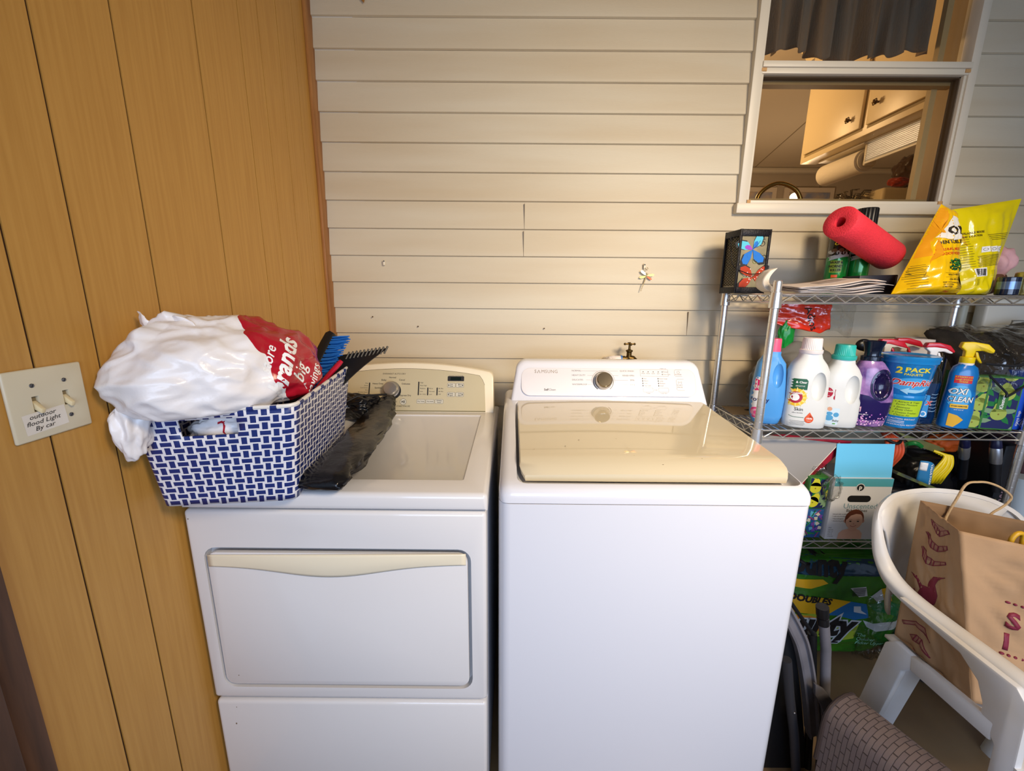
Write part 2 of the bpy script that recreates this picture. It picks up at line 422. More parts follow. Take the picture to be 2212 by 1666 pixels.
s = MB(); s.box((.15, .06, .5), (1.6, .1, 2.92), KW); s.box((2.43, .06, .5), (5.6, .1, 2.92), KW); s.box((1.6, .06, .5), (2.43, .1, 1.66), KW); s.box((1.6, .06, 2.72), (2.43, .1, 2.92), KW)
struct(s, 'wall_kitchen_window')
# wall cabinet
t = thing('wall_cabinet', 'cream kitchen wall cabinet with two doors seen through the window', 'cabinet', (2.65, .66, 2.145))
s = MB(); s.box((2.5, .12, 2.145), (2.60, 1.06, 2.74), KCAB, .003)
s.prism(POLY((-.06, .05), (0, -.02), (0, .1), (-.07, .1)), (2.5, .12, 2.74), X, Z, (0, 1.0, 0), KCAB); s.build('cabinet_body', t)
def cab_door(y0, y1, ky, kz):
    s = MB(); s.box((2.484, y0, 2.185), (2.5, y1, 2.70), KCAB, .004)
    s.box((2.4995, y0-.006, 2.172), (2.5005, y1+.006, 2.71), KSH); d = s.build('door', t)
    k = MB(); BR = mat('antique_brass', '6B5228', .35, metal=1)
    k.tube([(2.484, ky, kz), (2.462, ky, kz)], .005, BR)
    for a in range(6): k.tube([Vector((2.466-.006*cos(q*pi/6), ky+.014*sin(q*pi/6)*cos(a*pi/3), kz+.014*sin(q*pi/6)*sin(a*pi/3))) for q in range(7)], .0022, BR, 6)
    k.ball((2.463, ky, kz), .007, BR, 2); k.build('knob', d)
cab_door(.60, 1.02, .665, 2.245); cab_door(.16, .56, .50, 2.265)
t = thing('paper_towel_holder', 'white paper towel roll in a holder under the kitchen cabinet', 'paper towel holder', (2.6, .85, 2.0))
s = MB(); s.tube([(2.62, .70, 2.065), (2.62, .99, 2.065)], .058, mat('towel_paper', 'EFE6D4', .9, bump=.3, bscale=90), 28); s.build('paper_roll', t)
s = MB(); HW = mat('holder_plastic', 'DAD0BC', .4)
s.box((2.59, .655, 2.03), (2.65, .68, 2.144), HW, .01); s.box((2.57, .66, 2.134), (2.67, 1.0, 2.146), HW, .003)
s.lathe([(.05, -.004), (.05, .0)], HW, 24, M=Matrix.Translation((2.62, .686, 2.065)) @ Matrix.Rotation(pi/2, 4, 'X')); s.build('bracket', t)
# silvery range hood panel under the cabinet; ribs stand in for its rippled reflections
t = thing('ribbed_panel', 'silvery ribbed range hood panel below the kitchen cabinet', 'panel', (2.59, .43, 2.035))
s = MB(); n = 22
PB = mat('silver_panel', 'DDE2EC', .3, metal=.4)
s.loft([[Vector((2.592-(.006 if i % 2 else 0), y, 2.048+i*.095/n)) for i in range(n+1)] for y in (.20, .66)], PB, caps=False, ring_closed=False); s.build('ribs', t, smooth=False)
s = MB(); s.box((2.584, .20, 2.035), (2.60, .66, 2.047), mat('panel_rail', 'E6E2DA', .4), .003); s.box((2.580, .20, 2.138), (2.60, .66, 2.1445), mat('panel_rail', 'E6E2DA')); s.build('rail', t)
# refrigerator top with bags on it
s = MB(); s.box((3.36, 1.45, .5), (4.0, 2.1, 2.115), mat('fridge_enamel', 'D5C49C', .35), .02, 3); tag(s.build('refrigerator'), 'cream refrigerator top corner at the right of the kitchen window', 'refrigerator')
def lump(name, c, r, m, lab, cat, seed=0, amp=.25, sc=8):
    s = MB(); s.ball(c, r, m, 4, lambda q, u: q*(1+noise.fractal(u*sc*.25+Vector((seed, 0, 0)), .8, 2.2, 4)*amp)); return tag(s.build(name, sharp=60), lab, cat)
lump('chip_bag', (3.68, 1.66, 2.27), (.085, .08, .11), mat('brown_foil', '4C3520', .3, bump=.5), 'dark brown snack bag on top of the refrigerator', 'snack bag', 3)
lump('chip_bag', (3.50, 1.50, 2.160), (.075, .05, .030), mat('red_foil', 'A63A22', .35), 'red snack bag lying under the brown one on the refrigerator', 'snack bag', 5)
s = MB()
for i in range(60):
    a = random.random()*6.3; e = random.random()*.9
    s.tube([(3.26+.02*cos(a), 1.6+.02*sin(a), 2.02), (3.26+.075*cos(a), 1.6+.06*sin(a), 2.05+.08*e), (3.26+.09*cos(a+.6), 1.6+.08*sin(a), 2.03+.10*e)], .004, mat('tinsel', '9C968C', .25, metal=.9), 4)
s.box((3.19, 1.54, 1.98), (3.33, 1.66, 2.02), mat('tinsel', '9C968C')); tag(s.build('artificial_plant', org=(3.26, 1.6, 1.98)), 'silvery grey bushy decoration left of the refrigerator', 'decoration')
s = MB(); s.box((3.1, 1.5, .5), (3.345, 1.75, 1.98), KCAB, .004); tag(s.build('pantry_unit'), 'cream unit under the silvery bushy decoration', 'cabinet')
def picture(x0, x1, lab):
    t = thing('picture_frame', lab, 'picture', ((x0+x1)/2, 3.98, 2.4), 'pictures on the far kitchen wall')
    s = MB(); s.box((x0, 3.965, 2.39), (x1, 3.985, 2.70), mat('frame_white', 'E5D9CC', .4)); s.build('frame', t)
    s = MB(); s.box((x0+.06, 3.955, 2.43), (x1-.06, 3.967, 2.64), mat('seascape', '8C9AC0', .6, var=1, vscale=7, vcol='D8C2AA')); s.build('picture', t)
picture(3.62, 4.07, 'white framed picture behind the left side of the faucet'); picture(4.17, 4.80, 'wider white framed picture right of the faucet')
# brass gooseneck faucet behind the glass
BRS = mat('brass_faucet', '8C7440', .25, metal=1)
t = thing('kitchen_faucet', 'brass gooseneck kitchen faucet arching behind the window glass', 'faucet', (1.87, .3, 1.2))
s = MB(); s.tube(smooth_path([(1.845, .3, 1.2), (1.845, .3, 1.6), (1.85, .3, 1.765), (1.88, .3, 1.825), (1.945, .3, 1.852), (2.02, .3, 1.828), (2.055, .3, 1.775), (2.062, .3, 1.70)]), .0095, BRS, 12); s.build('spout', t)
s = MB(); s.lathe([(.03, 0), (.03, .01), (.018, .03), (.014, .06)], BRS, o=(1.845, .3, 1.2)); s.build('base', t)
s = MB(); s.box((.6, .1, 1.15), (2.85, .7, 1.2), mat('kitchen_counter', '9A866A', .4), .005); tag(s.build('kitchen_counter'), 'kitchen counter below the window carrying the brass faucet', 'counter')
t = thing('table_lamp', 'small glowing lamp bulb seen behind the brass faucet', 'lamp', (2.84, 1.75, 1.9))
s = MB(); s.ball((2.83, 1.6, 2.075), .03, mat('lit_bulb', 'FFC884', emit=25), 3); s.build('bulb', t)
s = MB(); s.tube([(2.83, 1.6, 1.2), (2.83, 1.6, 2.05)], .012, BRS); s.lathe([(.09, 0), (.09, .02), (.02, .04)], BRS, o=(2.83, 1.6, 1.2)); s.build('stand', t)
s = MB(); s.box((2.65, 1.45, .5), (3.05, 1.8, 1.2), KCAB, .004); tag(s.build('kitchen_side_table'), 'cream side table carrying the glowing lamp in the kitchen', 'table')
# valance curtain
CUR = mat('grey_curtain', '787472', .9, bump=.5, bscale=220, stretch=(3, 1, .3), var=1, vscale=9, vcol='8E7660')  # brown streaks in the colour stand in for warm light through the cloth
s = MB()
def cur(u, v):
    x = 1.66+.68*u; z = 2.70-v*(.445-.02*sin(u*9)+.02*noise.noise(Vector((u*7, 0, 3))))
    a = (.35+.65*v)
    y = .10+a*(.028*sin(u*46+1.5*noise.noise(Vector((u*4, v, 0))))+.012*sin(u*97+2))
    z += .012*v*sin(u*46)
    return Vector((x+.006*sin(u*60+v*3), y, z))
s.grid(cur, 220, 24, CUR); tag(s.build('curtain_valance', sharp=80, solid=.0015), 'dark grey gathered valance hanging at the top of the window', 'curtain')
# ================================================================== clothes dryer
BISQ = mat('cream_plastic', 'E9DEC3', .28, coat=.2)
PANEL = mat('champagne_panel', 'CFC3A0', .35, metal=.25)
DRX0, DRX1, DRY0, DRY1 = .009, .690, -.903, -.15
dr = thing('clothes_dryer', 'white front-loading clothes dryer with cream console against the panelled wall', 'dryer', (.35, -.52, 0))
s = MB(); s.box((DRX0, DRY0+.026, .02), (DRX1, DRY1, .90), mat('shadow_grey_enamel', 'A9ABB2', .4), .004)
s.build('cabinet', dr)
s = MB(); ve = lambda a, b: abs(a.y-DRY0) < 1e-4 or abs(b.y-DRY0) < 1e-4
s.box((DRX0+.002, DRY0, .03), (DRX1-.002, DRY0+.03, .355), WHITE, .010, 3, edges=ve); s.build('lower_panel', dr)
# upper front panel with a recess for the door
s = MB(); s.box((DRX0+.001, DRY0, .363), (DRX1-.001, DRY0+.035, .874), WHITE, .010, 3, edges=ve)
c = MB(); c.prism(RRECT(.611, .385, .030, .348, .590), (0, DRY0-.01, 0), X, Z, (0, .034, 0), WHITE)
s = carve(s, c); s.build('front_panel', dr, sharp=30)
# door: slab with a scooped top lip
s = MB(); s.prism(RRECT(.598, .364, .022, .3465, .5875), (0, DRY0+.012, 0), X, Z, (0, -.012, 0), WHITE, .003)
door = s.build('door', dr)
s = MB()
def band(u, v):
    x = .052+.590*u; top = .764+.008*u; low = top-.028-.030*math.exp(-((u-.47)/.27)**2)
    return Vector((x, DRY0-.0016-.004*sin(v*pi)*sin(u*pi), top+(low-top)*v))
s.grid(band, 48, 8, BISQ); s.build('handle', door, solid=.002)
door.children[0]['label'] = 'cream curved door handle band'
for x in (.16, .545):
    b = MB(); b.ball((x, DRY0+.012, .7785), .0035, mat('screw_steel', '77777A', .4, metal=1), 2); b.build('screw', dr)
# top panel with dished centre
s = MB(); s.box((DRX0-.001, DRY0-.003, .878), (DRX1+.002, DRY1, .920), WHITE, .012, 4, edges=lambda a, b: a.z > .9 and b.z > .9 or (a.y < DRY0 and b.y < DRY0))
c = MB(); c.box((.055, -.835, .915), (.632, -.29, .95), WHITE, .006, 2)
s = carve(s, c); s.build('top_panel', dr, sharp=25)
# console with arched top
def arch(x): return 1.092-.030*((x-.35)/.31)**2
cp = [(.010, .918)]+[(.010+.012*(1-cos(a)), arch(.05)-.014+.012*sin(a)-.006) for a in (0, .7, 1.4)]
cp += [(x, arch(x)) for x in [.03+i*.0305 for i in range(21)]]
cp += [(.648+.024*sin(a), arch(.64)-.024+.024*cos(a)-.002) for a in (.3, .7, 1.1, 1.5)]+[(.676, .918)]
s = MB(); tz = .42   # front face leans back by tz per metre of height
def shear_console(mb):
    for p in mb.v:
        if p.y < -.20: p.y += (p.z-.918)*tz
s.prism((cp, [tuple(range(len(cp)))]), (0, -.255, 0), X, Z, (0, .105, 0), BISQ, .007, 3); shear_console(s); s.build('console', dr, sharp=50)
O = Vector((0, -.255, .918)); V = Vector((0, tz, 1)).normalized(); L = V.length
pp = [(.03, .004)]+[(x, (arch(x)-.918-.020)*math.sqrt(1+tz*tz)) for x in [.03+i*.0295 for i in range(21)]]+[(.632, (arch(.64)-.918-.032)*1.085), (.640, (arch(.64)-.918-.05)*1.085), (.645, .004)]
s = MB(); s.prism((pp, [0]), O-Vector((0, .0005, 0)), X, V, Vector((0, -.0012, 0)), PANEL)
s.v = s.v; cface = s
def cput(shape, px, pz, m, e=.0018): cface.flat(MOVE(shape, px, pz), O, X, V, m, e)
cput(STROKE(pp[1:-1], .0009), 0, 0, DARK)
cput(STROKE([(.03, .006), (.644, .006)], .003), 0, 0, mat('groove_olive', '6B6446', .6))
kx, kz = .292, .086
cput(ELL(.031, .031), kx+.004, kz-.006, DARK, .002)  # dark disc set off below the knob, painted as its shadow
for txt, dx, dz in (('Normal', 0, .046), ('Bulky', -.032, .036), ('Casual', .036, .037), ('Delicates', .052, .022), ('Heavy Duty', -.054, .022), ('Sanitize', -.052, .006), ('Time Dry', -.046, -.022), ('Express Dry', .052, -.022)):
    cput(T(txt, .0085, .012), kx+dx, kz+dz, DARK)
cput(T('EVENHEAT AUTO DRY', .0085), kx+.006, kz+.060, DARK); cput(T('MORE CYCLES', .0085), kx-.006, kz-.046, DARK)
for x in (kx-.045, kx+.045): cput(RING(.0115, .0115, .0009), x, kz-.046, DARK); cput(ELL(.011, .011), x, kz-.046, mat('button_silver', 'C9C4B2', .4))
cput(MERGE(POLY((-.004, -.005), (.0005, 0), (-.004, .005)), RECT(.0012, .010, .0025), RECT(.0012, .010, .0045), RECT(.0012, .010, .0065)), kx+.044, kz-.046, DARK, .0024)
cput(T('START/PAUSE', .0085), kx+.046, kz-.063, DARK)
cput(RECT(.0045, .047), kx-.085, kz+.002, DARK); 
for i, tx in enumerate(('Wet', 'Damp', 'Cool Down', 'Dry', 'Wrinkle Guard', 'Clean Lint Screen')): cput(T(tx, .006, align='RIGHT'), kx-.090, kz+.023-.0085*i, DARK)
for bx, h, ls in ((.392, .052, ('High', 'Med High', 'Medium', 'Low', 'Air Only')), (.427, .030, ('More', 'Normal', 'Less')), (.462, .030, ('80 Min', '40 Min', 'Off'))):
    cput(RRECT(.0045, h, .002), bx, .065+h/2, DARK)
    for i, tx in enumerate(ls): cput(T(tx, .0065, align='LEFT'), bx+.005, .065+h-.004-(h-.008)*i/(len(ls)-1), DARK)
def button(cx, cz, w, h, txt, ln=True):
    cput(RRECT(w, h, .003, n=3), cx, cz, mat('button_silver', 'C9C4B2')); p, _ = RRECT(w, h, .003, n=3); cput(STROKE(p, .0008, True), cx, cz, GREYINK, .0021)
    for i, tx in enumerate(txt.split('|')): cput(T(tx, .006, .01), cx, cz+(len(txt.split('|'))-1)*.0033-i*.0066, DARK, .0022)
button(.403, .042, .031, .015, 'Dry Temp'); button(.437, .042, .031, .015, 'Dry Level'); button(.471, .042, .031, .016, 'Wrinkle|Guard')
for r_, zz in ((('Less|Time', 'More|Time'), .104), (('Damp|Signal', 'Cycle|Signal'), .069)):
    for i, tx in enumerate(r_): button(.515+.032*i, zz, .029, .016, tx); cput(RECT(.0025, .007), .505+.052*i, zz, DARK, .0024)
cput(RRECT(.062, .019, .003), .531, .1295, DARK); cput(RECT(.04, .012), .531, .1295, mat('display_teal', '14201F', .15), .0022); cput(T('Estimated Time Remaining', .005), .531, .1415, GREYINK)
cs = cface.build('control_panel', dr, sharp=30); cs['label'] = 'champagne control panel with dark printing'
kn = MB(); N = X.cross(V).normalized(); Mk = Matrix.Translation(O+X*kx+V*kz) @ Matrix((( X.x, V.x, N.x, 0), (X.y, V.y, N.y, 0), (X.z, V.z, N.z, 0), (0, 0, 0, 1)))
kn.lathe([(.030, .0), (.030, .006), (.0265, .009), (.0255, .028), (.022, .0315), (0.001, .0325)], mat('knob_silver', 'B5B1AB', .28, metal=.8), 40, M=Mk)
kn.lathe([(.0305, .001), (.0305, .005)], DARK, 40, M=Mk); kn.build('dial_knob', dr)['label'] = 'silver round cycle knob'
for x, z, r in ((.055, .285, .0018), (.021, .853, .0012), (.080, .432, .001), (.062, .336, .001)):
    s = MB(); s.flat(ELL(r, r*1.3), (x, DRY0-.0002, z), X, Z, mat('rust_speck', '7A6248', .8), .0003); s.build('enamel_chip', dr)

# ================================================================== top-loading washer
WS = mat('washer_white', 'DDDEE4', .12, coat=.3)
wa = thing('washing_machine', 'white top-loading washing machine with cream glossy lid beside the dryer', 'washing machine', (1.06, -.55, 0))
wx0, wx1, wy0, wy1 = .716, 1.410, -.912, -.20
s = MB(); s.loft([[Vector(p) for p in ring] for ring in [
    [(wx0+.028*(1-cos(a)), wy0+.028*(1-sin(a)), z) for a in [pi/2*i/6 for i in range(7)]]+
    [(wx1-.028*(1-sin(a)), wy0+.028*(1-cos(a)), z) for a in [pi/2*i/6 for i in range(7)]]+[(wx1, wy1, z), (wx0, wy1, z)] for z in (.02, .5, .901)]], WS)
s.v = [Vector((p.x, p.y, p.z)) for p in s.v]
s.build('cabinet', wa, sharp=35)
# top frame: loft of cross-sections from front to back (sides round over)
def decktop(y):   # height of the rim top along the depth
    t = (y-wy0)/.55
    return .936+.060*min(max(t, 0), 1)**.8
s = MB(); rings = []
ys = [wy0+.000, wy0+.001, wy0+.004, wy0+.010, wy0+.020, wy0+.035, wy0+.06, -.80, -.70, -.6, -.5, -.42, -.38, -.34, -.25, wy1]
for i, y in enumerate(ys):
    zt = decktop(y)-[.022, .014, .008, .004, .001, 0][i] if i < 6 else decktop(y)
    if i < 6: zt = max(zt, .908)
    ins = [.022, .016, .010, .005, .002, 0][i] if i < 6 else 0
    a0, a1 = wx0+ins, wx1-ins; rr = .024
    ring = [(a0, .903)]+[(a0+rr*(1-cos(t))*1.0, zt-rr*.9+rr*.9*sin(t)) for t in [pi/2*j/6 for j in range(7)]]
    ring += [(a1-rr*(1-sin(t)), zt-rr*.9+rr*.9*cos(t)) for t in [pi/2*j/6 for j in range(7)]]+[(a1, .903)]
    rings.append([Vector((x, y, max(z, .903))) for x, z in ring])
s.loft(rings, WS)
# console rises at the back of the same moulding
ct = 1.118
def cons_ring(k):   # k 0..1 front to back
    pass
c = MB()
c.hexa([(.757, -.890, .916), (1.396, -.890, .916), (1.397, -.372, .978), (.752, -.372, .978), (.757, -.890, 1.2), (1.396, -.890, 1.2), (1.397, -.372, 1.2), (.752, -.372, 1.2)], WS, .022, 4)
s = carve(s, c); s.build('top_frame', wa, sharp=28)
# lid
LID = mat('cream_lid', 'D5C9AC', .045, coat=.5, spec=.9)
LSIDE = LID
def lidz(y):
    b = .993+(.9905-.993)*(y+.372)/-.1
    t = (y+.375)/(-.475)      # 0 back .. 1 front
    z = .996-.030*t
    if y < -.79: z -= .022*((-.79-y)/.065)**2
    return z
s = MB(); rings = []
for y in [-.372, -.376, -.40]+[-.42-i*.03 for i in range(12)]+[-.79, -.80, -.81, -.82, -.83, -.84, -.848, -.8535, -.855]:
    zz = lidz(y); e = .003
    x0l = .761-.002*(y+.372)/-.48*-1; x1l = 1.396-.046*((y+.372)/-.48)
    x1l = 1.392
    c_ = max(0, (-.835-y)/.02)*.012
    r_ = [Vector((x0l+.002+c_, y, zz-.014)), Vector((x0l+c_, y, zz-.003)), Vector((x0l+.003+c_, y, zz))]
    n = 14
    for j in range(1, n): 
        u = j/n; r_.append(Vector((x0l+.003+c_+(x1l-x0l-.006-2*c_)*u, y, zz+.004*sin(pi*u))))
    r_ += [Vector((x1l-.003-c_, y, zz)), Vector((x1l-c_, y, zz-.003)), Vector((x1l-.002-c_, y, zz-.014))]
    rings.append(r_)
s.loft(rings, LID); lid = s.build('lid', wa, sharp=40); lid['label'] = 'glossy cream lid'
# console
cO = Vector((0, -.366, 1.000)); cV = Vector((0, .52, 1)).normalized(); cN = X.cross(cV).normalized()
s = MB(); rings = []
prof = [(.0, .690, -.003, 0), (.0, .680, .0, .010), (.006, .666, .012, .02), (.012, .658, .03, .03), (.012, .650, .07, .07)]
def consring(wl, wr, y, z, r, zb):
    return [Vector((wl-.006, y, zb))]+[Vector((wl+r*(1-cos(t)), y+(z-r+r*sin(t)-zb)*0, z-r+r*sin(t))) for t in [pi/2*j/7 for j in range(8)]]+[Vector((wr-r*(1-sin(t)), y, z-r+r*cos(t))) for t in [pi/2*j/7 for j in range(8)]]+[Vector((wr+.006, y, zb))]
for dy, inset, dz in ((0, .010, -.012), (.002, .004, -.004), (.008, 0, 0), (.03, 0, .002), (.10, .004, 0), (.11, .012, -.008)):
    R_ = consring(.756+inset, 1.396-inset, -.366+dy, 1.124+dz, .035, .985)
    for p in R_: 
        k = max(0, p.z-1.0); p.y += .52*k*(1 if dy < .09 else .3); 
        fl = max(0, (1.03-p.z)/.045); 
        if p.x < 1: p.x -= .012*fl*fl
        else: p.x += .012*fl*fl
    rings.append(R_)
s.loft(rings, WS); 
s.build('console', wa, sharp=40)
face = MB(); fw_, fh_ = .60, .098
sp_, _ = RRECT(fw_, fh_, .030, 1.076, .063, 7)
face.prism((sp_, [0]), cO-cN*.0006, X, cV, cN*.0012, mat('console_face', 'E2DFE0', .22), .0004)
def wput(shape, px, pz, m=GREYINK, e=.0008): face.flat(MOVE(shape, px, pz), cO, X, cV, m, e)
wput(STROKE(sp_, .0012, True), 0, 0, mat('face_edge', 'CFC8C6', .4), .0009)
def ax(px): return .7655+(px-1100)*.00156   # print layout across the panel
BRN = mat('brown_grey_ink', '8A7C6C', .4, metal=.2)
def A_(): return None
wput(T('S', .0165, .005, sx=.95), .824, .100, BRN); wput(STROKE([(-.0048, -.0055), (0, .0055), (.0048, -.0055)], .0024), .8355, .100, BRN)
wput(T('MSUNG', .0165, .0, align='LEFT', sx=.95, space=1.1), .8440, .100, BRN)
wput(T('Self', .0105, .03, align='RIGHT'), .868, .035); wput(T('Clean', .0105, 0, align='LEFT'), .869, .035)
kcx, kcz = 1.058, .066
for i, (a, b) in enumerate((('NORMAL', 'QUICK WASH'), ('HEAVY DUTY', 'RINSE+SPIN'), ('DELICATES', 'SPIN'), ('WATERPROOF', 'SELF CLEAN'))):
    zz = .104-.0165*i; wput(T(a, .0078, align='LEFT'), .950, zz); wput(T(b, .0078, align='RIGHT'), 1.166, zz)
    xa = .950+.0058*len(a)*.92; xb = 1.166-.0058*len(b)*.95
    ex = [.018, .034, .039, .037][i]
    wput(STROKE([(xa, zz), (kcx-ex, zz)], .0006), 0, 0); wput(STROKE([(xb, zz), (kcx+ex, zz)], .0006), 0, 0)
wput(RING(.040, .040, .0008, a0=-.1, a1=pi+.1), kcx, kcz); wput(RING(.0345, .0345, .0028, a0=-.95, a1=pi+.95), kcx, kcz, mat('steel_grey_ink', '4E4C4A', .3))
wput(STROKE(RRECT(.096, .024, .001)[0], .0006, True), 1.236, .098)
for i in range(4): wput(RECT(.004, .003), 1.198+.0175*i, .102); wput(T(('Wash', 'Rinse', 'Extra|Rinse', 'Spin')[i].replace('|', ' ')[:5], .0055), 1.198+.0175*i, .096)
for i, tx in enumerate(('Preheat', 'Door Lock')): wput(RECT(.0025, .004), 1.264, .102-.009*i, DARK); wput(T(tx, .0055, align='LEFT'), 1.267, .102-.009*i)
wput(T('Child Lock', .005), 1.268, .1135)
for c0, ls in ((1.194, ('Hot', 'Warm', 'Cold', 'Tap Cold')), (1.248, ('Extra Large', 'Large', 'Medium', 'Small'))):
    for i, tx in enumerate(ls): wput(RECT(.003, .0045), c0, .0775-.0085*i, DARK); wput(T(tx, .006, align='LEFT'), c0+.004, .0775-.0085*i)
for c0, tx in ((1.211, 'Temp.'), (1.264, 'Load Size')):
    wput(STROKE(RRECT(.034, .0155, .004)[0], .0006, True), c0, .037); wput(T(tx, .0058), c0, .0255)
wput(T('3 Sec', .005), 1.2375, .037)
wput(STROKE([(.014, .012), (-.008, .012), (-.012, .008), (-.012, -.008), (-.008, -.012), (.014, -.012)], .0007), 1.318, .098)
wput(RING(.0045, .0045, .0008, a0=2.1, a1=2*pi+1.0), 1.3195, .101); wput(RECT(.0008, .005), 1.3195, .104); wput(T('POWER', .0065), 1.319, .0925)
wput(STROKE([(.014, .020), (-.008, .020), (-.012, .016), (-.012, -.016), (-.008, -.020), (.014, -.020)], .0007), 1.322, .056)
wput(STROKE([(-.005, -.004), (-.005, .004), (0, 0), (-.005, -.004)], .0008), 1.322, .065); wput(STROKE([(.005, -.004), (.005, .004), (0, 0), (.005, -.004)], .0008), 1.323, .065)
wput(T('START', .0065), 1.321, .0545); wput(T('PAUSE', .0065), 1.321, .047)
face.build('control_panel', wa, sharp=30)['label'] = 'white panel with grey printing'
kn = MB(); Mk = Matrix.Translation(cO+X*kcx+cV*kcz) @ Matrix(((1, 0, cN.x, 0), (0, cV.y, cN.y, 0), (0, cV.z, cN.z, 0), (0, 0, 0, 1)))
Mk = Matrix.Translation(cO+X*kcx+cV*kcz) @ Matrix(((X.x, cV.x, cN.x, 0), (X.y, cV.y, cN.y, 0), (X.z, cV.z, cN.z, 0), (0, 0, 0, 1)))
KS = mat('knob_chrome', 'A89F90', .12, metal=1)
kn.lathe([(.030, 0), (.0305, .004), (.028, .020), (.0265, .026), (.024, .028), (.0235, .0268), (.001, .0268)], KS, 48, M=Mk); kn.build('dial_knob', wa)['label'] = 'chrome round cycle knob'
for x, y, r in ((1.04, -.80, .0012), (.88, -.75, .0016), (1.10, -.83, .0022), (1.02, -.70, .0012), (.80, -.77, .0012), (1.2, -.81, .001), (.92, -.71, .0015)):
    s = MB(); s.flat(ELL(r, r), (x, y, lidz(y)+.0035), X, Y_, mat('dust_speck', '7B6A4C', .9), .0004); s.build('dust_speck', wa)
# ================================================================== on the dryer: basket, bag, brush, pouch
def weave_mat():
    m = bpy.data.materials.new('woven_navy_white'); m.use_nodes = True; MATS['woven_navy_white'] = m; nt = m.node_tree; b = nt.nodes['Principled BSDF']
    b.inputs['Roughness'].default_value = .38
    uv = nt.nodes.new('ShaderNodeUVMap'); sp_ = nt.nodes.new('ShaderNodeSeparateXYZ'); nt.links.new(uv.outputs[0], sp_.inputs[0])
    def M(op, a, b_=None, c=None):
        n = nt.nodes.new('ShaderNodeMath'); n.operation = op
        for i, q in enumerate((a, b_, c)):
            if q is None: continue
            if isinstance(q, (int, float)): n.inputs[i].default_value = q
            else: nt.links.new(q, n.inputs[i])
        return n.outputs[0]
    fu = M('FRACT', sp_.outputs[0]); fv = M('FRACT', sp_.outputs[1])
    par = M('MODULO', M('ADD', M('FLOOR', sp_.outputs[0]), M('FLOOR', sp_.outputs[1])), 2)
    du = M('ABSOLUTE', M('SUBTRACT', fu, .5)); dv = M('ABSOLUTE', M('SUBTRACT', fv, .5))
    h = M('MULTIPLY', M('LESS_THAN', du, .56), M('LESS_THAN', dv, .30)); v = M('MULTIPLY', M('LESS_THAN', du, .26), M('LESS_THAN', dv, .56))
    mask = M('ADD', M('MULTIPLY', h, M('SUBTRACT', 1, par)), M('MULTIPLY', v, par))
    mx = nt.nodes.new('ShaderNodeMix'); mx.data_type = 'RGBA'; mx.inputs[6].default_value = (*lin('E6E4E6'), 1); mx.inputs[7].default_value = (*lin('1B2D6E'), 1)
    nt.links.new(mask, mx.inputs[0]); nt.links.new(mx.outputs[2], b.inputs['Base Color'])
    hh = M('ADD', M('MULTIPLY', M('SUBTRACT', 1, par), M('SUBTRACT', .5, dv)), M('MULTIPLY', par, M('SUBTRACT', .5, du)))
    bp = nt.nodes.new('ShaderNodeBump'); bp.inputs['Strength'].default_value = .5; bp.inputs['Distance'].default_value = .002
    nt.links.new(hh, bp.inputs['Height']); nt.links.new(bp.outputs[0], b.inputs['Normal'])
    return m
WV = weave_mat()
B0 = [Vector(p) for p in ((.034, -.972, .9215), (.286, -.938, .9215), (.238, -.555, .9215), (.014, -.585, .9215))]
T0 = [Vector(p) for p in ((.016, -.996, 1.122), (.318, -.962, 1.133), (.262, -.525, 1.140), (.012, -.555, 1.132))]
bk = thing('storage_basket', 'navy and white woven storage basket on the dryer', 'basket', (.15, -.76, .9215))
cw, ch = .0200, .0150
# walls as one rounded ring lofted upward; long side of pattern runs around
def ringpts(C, r=.022, n=5, per=12):
    pts = []
    cen = sum(C, Vector())/4
    k = len(C)
    for i in range(k):
        a, b, c = C[i-1], C[i], C[(i+1) % k]
        p0 = b+(a-b).normalized()*r; p1 = b+(c-b).normalized()*r
        nx = C[(i+1) % k]; q = nx+(b-nx).normalized()*r
        for j in range(n+1):
            t = j/n; pts.append((1-t)**2*p0+2*t*(1-t)*b+t*t*p1)
        for j in range(1, per): pts.append(p1.lerp(q, j/per))
    return pts
rb, rt_ = ringpts(B0, .018), ringpts(T0)
n = len(rb); NV = 12
acc = [0]
for i in range(1, n+1): acc.append(acc[-1]+(rt_[i % n]-rt_[i-1]).length*.5+(rb[i % n]-rb[i-1]).length*.5)
s = MB(); v = []; uv = []
for j in range(NV+1):
    t = j/NV
    for i in range(n+1):
        v.append(rb[i % n].lerp(rt_[i % n], t)); uv.append((round(acc[-1]/cw/2)*2*acc[i]/acc[-1]+.5, t*14+20))
f = []
# which faces belong to the grip openings (front and back panels)
front0 = 6; 
for j in range(NV):
    for i in range(n):
        c = (v[j*(n+1)+i]+v[j*(n+1)+i+1]+v[(j+1)*(n+1)+i]+v[(j+1)*(n+1)+i+1])/4
        isfront = c.y < -.93 and c.x > .112 and c.x < .215
        if isfront and j in (9, 10): continue
        f.append((j*(n+1)+i, j*(n+1)+i+1, (j+1)*(n+1)+i+1, (j+1)*(n+1)+i))
s.add(v, f, WV, uv=uv)
s.build('basket_wall', bk, solid=.004, sharp=70)
s = MB(); s.add([p+Vector((0, 0, .002)) for p in rb], [tuple(range(n))], WV, uv=[(p.x/cw+9, p.y/cw+60) for p in rb]); s.build('basket_floor', bk, solid=.003)
s = MB(); s.tube([p+Vector((0, 0, .001)) for p in rt_], .0042, mat('white_binding', 'E8E4DC', .4), 8, closed=True)
NAV = mat('navy_strap', '1B2D6E', .4)
for i in range(2, n, 2):
    a = rt_[i]; d = (rt_[(i+1) % n]-a)
    if d.length < .008: continue
    s.tube([a, a+d*.55], .0052, NAV, 8)
